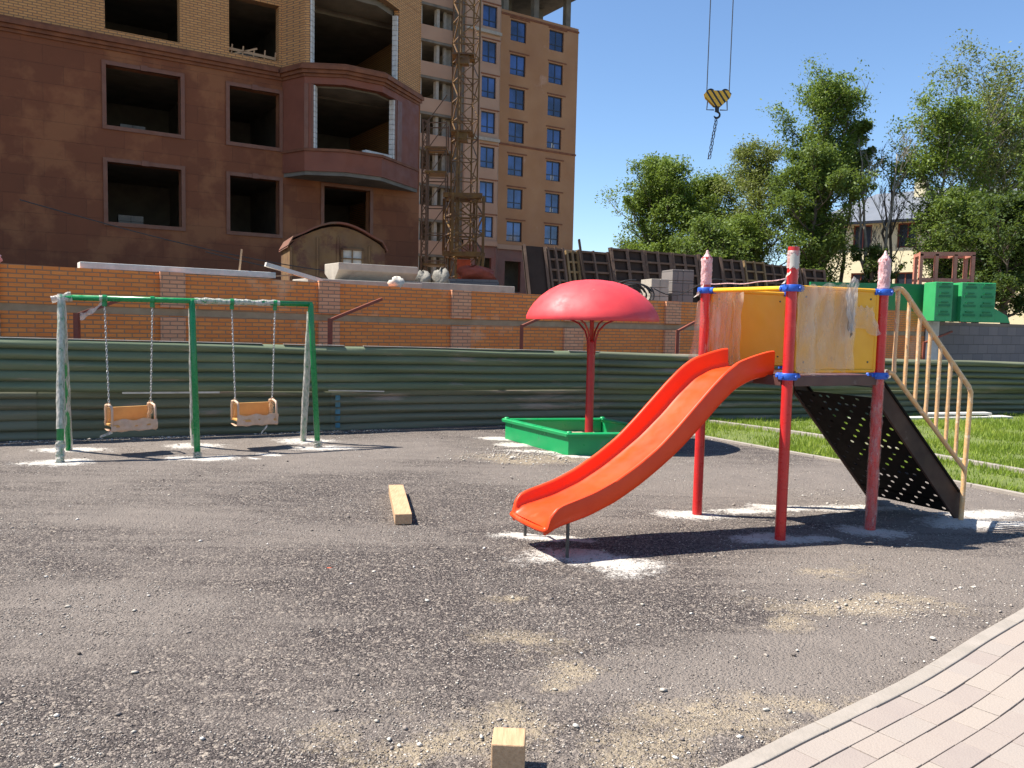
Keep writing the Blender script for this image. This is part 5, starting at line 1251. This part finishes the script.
# deck
q = MB(); z0, z1 = 1.195, 1.27
for a, b_ in ((P1, P2), (P2, P3), (P3, P4), (P4, P1)):
    d = (b_-a).normalized(); q.beam(Z(a, (z0+z1)/2)+d*.045, Z(b_, (z0+z1)/2)-d*.045, .045, z1-z0)
q.build('deck_frame', M['deck'], TW, bevel=.004)
q = MB(); c_ = (P1+P2+P3+P4)/4; cs = [c_+(p-c_)*.93 for p in PP]; q.add([Z(p, 1.255) for p in cs]+[Z(p, 1.275) for p in cs], [(0,3,2,1),(4,5,6,7)]+[(i, (i+1) % 4, (i+1) % 4+4, i+4) for i in range(4)]); q.build('deck_plate', M['deck'], TW)
def panel(a, b_, z0, z1, off):
    d = (b_-a).normalized(); n = Vector((d.y, -d.x, 0))
    a = a+d*.065+n*off; b_ = b_-d*.065+n*off
    q = MB(); q.beam(Z(a, (z0+z1)/2), Z(b_, (z0+z1)/2), .012, z1-z0-.03); p_ = q.build('panel', M['yellow'], TW)
    q = MB(); q.tube([Z(a, z0), Z(b_, z0)], .016, 10); q.tube([Z(a, z1), Z(b_, z1)], .016, 10); q.tube([Z(a, z0), Z(a, z1)], .016, 10); q.tube([Z(b_, z0), Z(b_, z1)], .016, 10)
    smooth_by_angle(q.build('rim', M['yellow'], p_), 40)
    q = MB()
    for u in (.09, .91):
        for z in (z0+.07, z1-.07):
            c_ = a.lerp(b_, u); q.tube([Z(c_, z)+n*.004, Z(c_, z)+n*.010], .008, 8)
    q.build('bolts', M['steel'], p_)
    return a, b_, n, p_
aL, bL, nL, pL = panel(P1, P4, 1.31, 1.94, 0)
aR, bR, nR, pR = panel(P2, P3, 1.31, 1.95, 0)
def drape(a, b_, n, u0, u1, z0, z1, off, seed, parent, mt, nx=44, nz=24, amp=.018, top=0, skew=0, folds=9):
    rr = random.Random(seed); ph = [rr.uniform(0, 6.3) for _ in range(8)]; G = []
    for j in range(nz+1):
        t = j/nz; z = z1+(z0-z1)*t; row = []
        for i in range(nx+1):
            s = i/nx; u = u0+(u1-u0)*s + skew*t*(s-.5) + .012*math.sin(t*5+ph[0])
            f = amp*(math.sin(s*folds*2+ph[1]+t*.8)+.6*math.sin(s*folds*4.3+ph[2]-t*1.5)+.35*math.sin(s*31+ph[3]+t*3))*(.45+.55*t) + .008*math.sin(t*17+s*9+ph[4])
            p = a.lerp(b_, u)+n*(off+max(f, -off+.016))
            row.append(Vector((p.x, p.y, z + (top*math.sin(s*5+ph[5]) + .012*math.sin(s*23+ph[6]))*(1-t)**3 + .03*math.sin(s*7+ph[7])*t**4)))
        G.append(row)
    return sheet_film('film_drape', G, mt, parent)
drape(aR, bR, nR, -.02, .70, 1.30, 1.975, .035, 61, pR, M['film'], amp=.016, top=.012)
drape(aR, bR, nR, .0, .62, 1.31, 1.965, .022, 62, pR, M['film_cream'], amp=.007, top=.004)
drape(aR, bR, nR, .52, .68, 1.60, 2.01, .055, 63, pR, M['film_dense'], nx=14, amp=.012, top=.03, skew=-.12)
drape(aR, bR, nR, .66, .93, 1.62, 1.82, .02, 64, pR, M['film'], nx=16, nz=10, amp=.02, skew=.2)
drape(aL, bL, nL, -.02, .36, 1.22, 1.945, .04, 65, pL, M['film'], amp=.022, top=.0)
drape(aL, bL, nL, .02, .2, 1.22, 1.93, .06, 67, pL, M['film'], amp=.02, top=.0, nx=16)
drape(aL, bL, nL, -.22, .02, .98, 1.85, .03, 66, pL, M['film'], amp=.02, nx=14, skew=.25)
# little string between the post tops
q = MB(); a, b_ = Z(P1, 2.0), Z(P2, 2.02); q.tube([a.lerp(b_, t)-Vector((0,0,.02*math.sin(math.pi*t)+.004*math.sin(17*t))) for t in np.linspace(0, 1, 20)], .004, 5); q.build('film_string', M['film_pink'], TW)

# chute, one moulded piece swept along its curve
CH = (P1+P2)/2; dd = Vector((-.89, -.455, 0)).normalized(); ww = Vector((-dd.y, dd.x, 0))
S_ = [-.06, 0,.08,.15,.22,.31,.40,.49,.55,.62,.72,.83,.91,.99,1.08,1.17,1.27,1.38,1.49,1.60,1.68,1.75,1.81,1.86,1.90,1.93]
zb = lambda s: np.interp(s, [-.06,0,.15,.31,.49,.62,.83,.99,1.17,1.38,1.60,1.75,1.86,1.94], [1.305,1.30,1.275,1.205,1.06,.935,.755,.64,.525,.415,.335,.30,.275,.225])
zw = lambda s: np.interp(s, [-.06,0,.15,.3,.42,.55,.7,.87,1.02,1.2,1.4,1.57,1.73,1.83,1.88,1.92,1.94], [1.46,1.455,1.42,1.375,1.30,1.19,1.05,.89,.76,.64,.53,.46,.415,.39,.365,.315,.24])
SS = np.linspace(-.06, 1.94, 90); from_s = lambda f, s: float(np.mean([f(min(max(s+k*.02, -.06), 1.94)) for k in (-2, -1, 0, 1, 2)])) if s < 1.86 else float(f(s))
def section(s):
    b_, w_ = from_s(zb, s), from_s(zw, s); w_ = max(w_, b_+.012); e = min(1, (1.94-s)/.05); hw = .245 + .0*s - .015*(1-e); h = w_-b_; r_ = min(.045, h*.45); t = .028
    P = [(0, 0)]; P += [(hw-r_-.02, 0.0), (hw-r_*.5-.01, r_*.12), (hw-.008, r_*.45), (hw, r_), (hw+.004, h-.018), (hw+.010, h-.004), (hw+.020, h), (hw+.034, h-.004), (hw+.040, h-.018)]
    P += [(hw+.037, .01), (hw+.030, -.03), (hw+.012, -.045), (hw-.012, -.045), (hw-.02, -.03), (0, -.03)]
    full = P + [(-x, y) for x, y in P[::-1]][1:-1]
    return [CH + dd*s + ww*x + Vector((0, 0, b_+y)) for x, y in full]
secs = [section(s) for s in SS]; n = len(secs[0]); q = MB()
q.add([p for s in secs for p in s], [(i*n+j, (i+1)*n+j, (i+1)*n+(j+1) % n, i*n+(j+1) % n) for i in range(len(secs)-1) for j in range(n)] + [tuple(range(n)), tuple((len(secs)-1)*n+j for j in range(n))[::-1]])
chute = smooth_by_angle(q.build('slide_chute', M['red_plastic'], TW), 50)
# rolled lip at the end
q = MB(); q.tube([CH+dd*1.935+ww*x+Vector((0,0,.205+.012*abs(x/.24)**3)) for x in np.linspace(-.265, .265, 15)], .022, 12); q.build('end_lip', M['red_plastic'], chute, smooth=True)
for x in (-.29, .29):
    foot = Vector((.125, 6.208, 0)) if x < 0 else Vector((.412, 5.669, 0))
    q = MB(); q.tube([foot-Vector((0,0,.04)), Vector((foot.x+.0, foot.y, .30))], .0125, 10); q.build('support_leg', M['steel'], chute)
q = MB(); q.tube([Vector((.125,6.208,.28)), Vector((.412,5.669,.28))], .012, 8); q.build('cross_bar', M['steel'], chute)
q = MB(); q.beam(CH+dd*-.02+ww*-.36+Vector((0,0,1.235)), CH+dd*-.02+ww*.36+Vector((0,0,1.235)), .03, .05); q.beam(CH+dd*.1+ww*.2+Vector((0,0,1.21)), CH+dd*.1+ww*.2+Vector((0,0,1.26)), .03, .03); q.build('slide_bracket', M['deck'], TW)

# perforated stair
st_ = MB(); e = EV; side = (P4-P3).normalized(); Wst = (P4-P3).length-.10; run = 1.02; NS = 6; rise = 1.2/NS; tr2 = run/NS
stair_root = None
def plate(mb, o, ax, ay, W_, H2, cols_, rows, rad, thk, phase=0):
    """plate spanning ax*W, ay*H with round holes; tiles with an octagonal hole, extruded"""
    nrm = ax.cross(ay).normalized(); cw_, chh = W_/cols_, H2/rows; rr_ = random.Random(int(phase*10)+cols_)
    for i in range(cols_):
        for j in range(rows):
            cx, cy = (i+.5)*cw_, (j+.5)*chh; hole = ((i + j) % 2 == 0) or rr_.random() < .08
            c4 = [(i*cw_, j*chh), ((i+1)*cw_, j*chh), ((i+1)*cw_, (j+1)*chh), (i*cw_, (j+1)*chh)]
            Pt = lambda x, y, k: o+ax*x+ay*y+nrm*thk*k
            if not hole:
                mb.add([Pt(x, y, 0) for x, y in c4]+[Pt(x, y, 1) for x, y in c4], [(0,3,2,1),(4,5,6,7)]); continue
            oc = [(cx+rad*math.cos(a), cy+rad*math.sin(a)) for a in [math.pi*(1.125+.25*k) for k in range(8)]]
            sq = [c4[0], c4[1], c4[2], c4[3]]
            vs = [Pt(x, y, k) for k in (0, 1) for x, y in oc+sq]
            fs = []
            # octagon vertex k at angle 202.5+45k: 0,1 near corner 0 (bottom left); 2,3 near corner 1; 4,5 corner 2; 6,7 corner 3
            m_ = [(8,9,2,1),(8,1,0),(9,10,4,3),(9,3,2),(10,11,6,5),(10,5,4),(11,8,0,7),(11,7,6)]
            for f in m_: fs.append(f); fs.append(tuple(v+12 for v in f[::-1]))
            for k in range(8): fs.append((k, (k+1) % 8, (k+1) % 8+12, k+12))
            mb.add(vs, fs)
o0 = P3 + side*.05 + e*.03
for i in range(NS):
    zt = 1.2 - i*rise; ob = P3 + side*.05 + e*(i*tr2+.035)
    q = MB(); plate(q, Z(ob, zt-.03), side, e, Wst, tr2*.92, 13, 3, .0140, .004, i+20); q.build('stair_tread', M['stair_black'], TW)
sv = (e*(run-.05) + Vector((0,0,-1.02))); Ls = sv.length; sv.normalize()
q = MB(); plate(q, Z(P3 + side*.05 + e*.03, 1.085), side, sv, Wst, Ls, 11, 17, .0180, .004, 3)
q.build('perforated_underside', M['stair_black'], TW)
for s_, nm in ((0, 0), (1, 1)):
    b0 = P3+side*(.045+s_*(Wst+.01))+e*.04
    q = MB(); Pq = [(0, 1.23), (.03, 1.23), (run+.02, .235), (run+.02, .01), (run-.03, .01), (0, 1.05), (-.0, 1.1)]
    th = side*(.02 if s_ else -.02)
    q.add([b0+e*x+Vector((0,0,z)) for x, z in Pq]+[b0+e*x+Vector((0,0,z))+th for x, z in Pq], [tuple(range(7)), tuple(range(13, 6, -1))]+[(k, k+7, (k+1) % 7+7, (k+1) % 7) for k in range(7)])
    st = q.build('stair_stringer', M['stringer'], TW, bevel=.004)
    q = MB(); q.beam(b0+e*.02+Vector((0,0,1.24))+th*.5, b0+e*(run)+Vector((0,0,.245))+th*.5, .045, .018); q.build('top_flange', M['stair_black'], st)
# handrail wrapped in tan film
hs = -side*.035
pt = lambda s, z: P3+e*s+hs*.6+Vector((0,0,z))
hr = MB(); top = [pt(.07, 1.96), pt(.12, 1.975), pt(.17, 1.97)]+[pt(s, z) for s, z in [(.23, 1.93), (.30, 1.86), (.55, 1.62), (.8, 1.385), (1.03, 1.17), (1.06, 1.12), (1.06, 1.0), (1.045, .45), (1.04, -.03)]]
hr.tube(top, .021, 12); rail = smooth_by_angle(hr.build('handrail', M['brown_film_tube'], TW), 50)
q = MB(); q.tube([pt(.07, 1.30), pt(.13, 1.285), pt(.2, 1.22), pt(.6, .86), pt(1.045, .45)], .019, 12); smooth_by_angle(q.build('lower_rail', M['brown_film_tube'], rail), 50)
for s in (.14, .27, .40, .53, .66, .79, .92):
    zt = float(np.interp(s, [.12,.17,.23,.30,.55,.8,1.03], [1.975,1.97,1.93,1.86,1.62,1.385,1.17])); zl = float(np.interp(s, [.13,.2,.6,1.045], [1.285,1.22,.86,.45]))
    q = MB(); q.tube([pt(s, zl), pt(s, zt)], .0145, 10); smooth_by_angle(q.build('baluster', M['brown_film_tube'], rail), 50)
    wrap(rail, pt(s, zl+.02), pt(s, zt-.02), .0175, M['film_cream'], int(s*100), .2, 'baluster_film', 14, 8)
lump('film_scrap', Vector((3.05, 6.72, 1.28)), (.04,.03,.03), M['film_dense'], 9, 'scrap of clear film caught at the lower handrail joint', 'film scrap')

# ================================================================== loose wood
q = MB(); a, b_ = Vector((-.845, 6.50, .045)), Vector((-1.07, 7.66, .045)); q.beam(a, b_, .135, .085)
tag(q.build('timber_beam', M['wood'], bevel=.004), 'short square timber beam lying alone on the open asphalt', 'timber')
q = MB(); q.box((-.058, 2.80, -.01), (.062, 2.93, .135), Matrix.Translation((-.135, .05, 0)) @ Matrix.Rotation(R(-3), 4, 'Z'))
tag(q.build('wood_block', M['wood'], bevel=.005), 'square wooden block standing at the bottom edge of the picture', 'wood block')
q = MB(); q.beam((.12, 2.98, .012), (.15, 3.02, .012), .03, .02)
o = stones('leaf_scrap', np.array([[-1.17, 5.3, .006]]), np.array([.022]), np.array([.5]), M['orange_bag'], flat=.2); tag(o, 'tiny orange scrap on the asphalt left of centre', 'scrap')
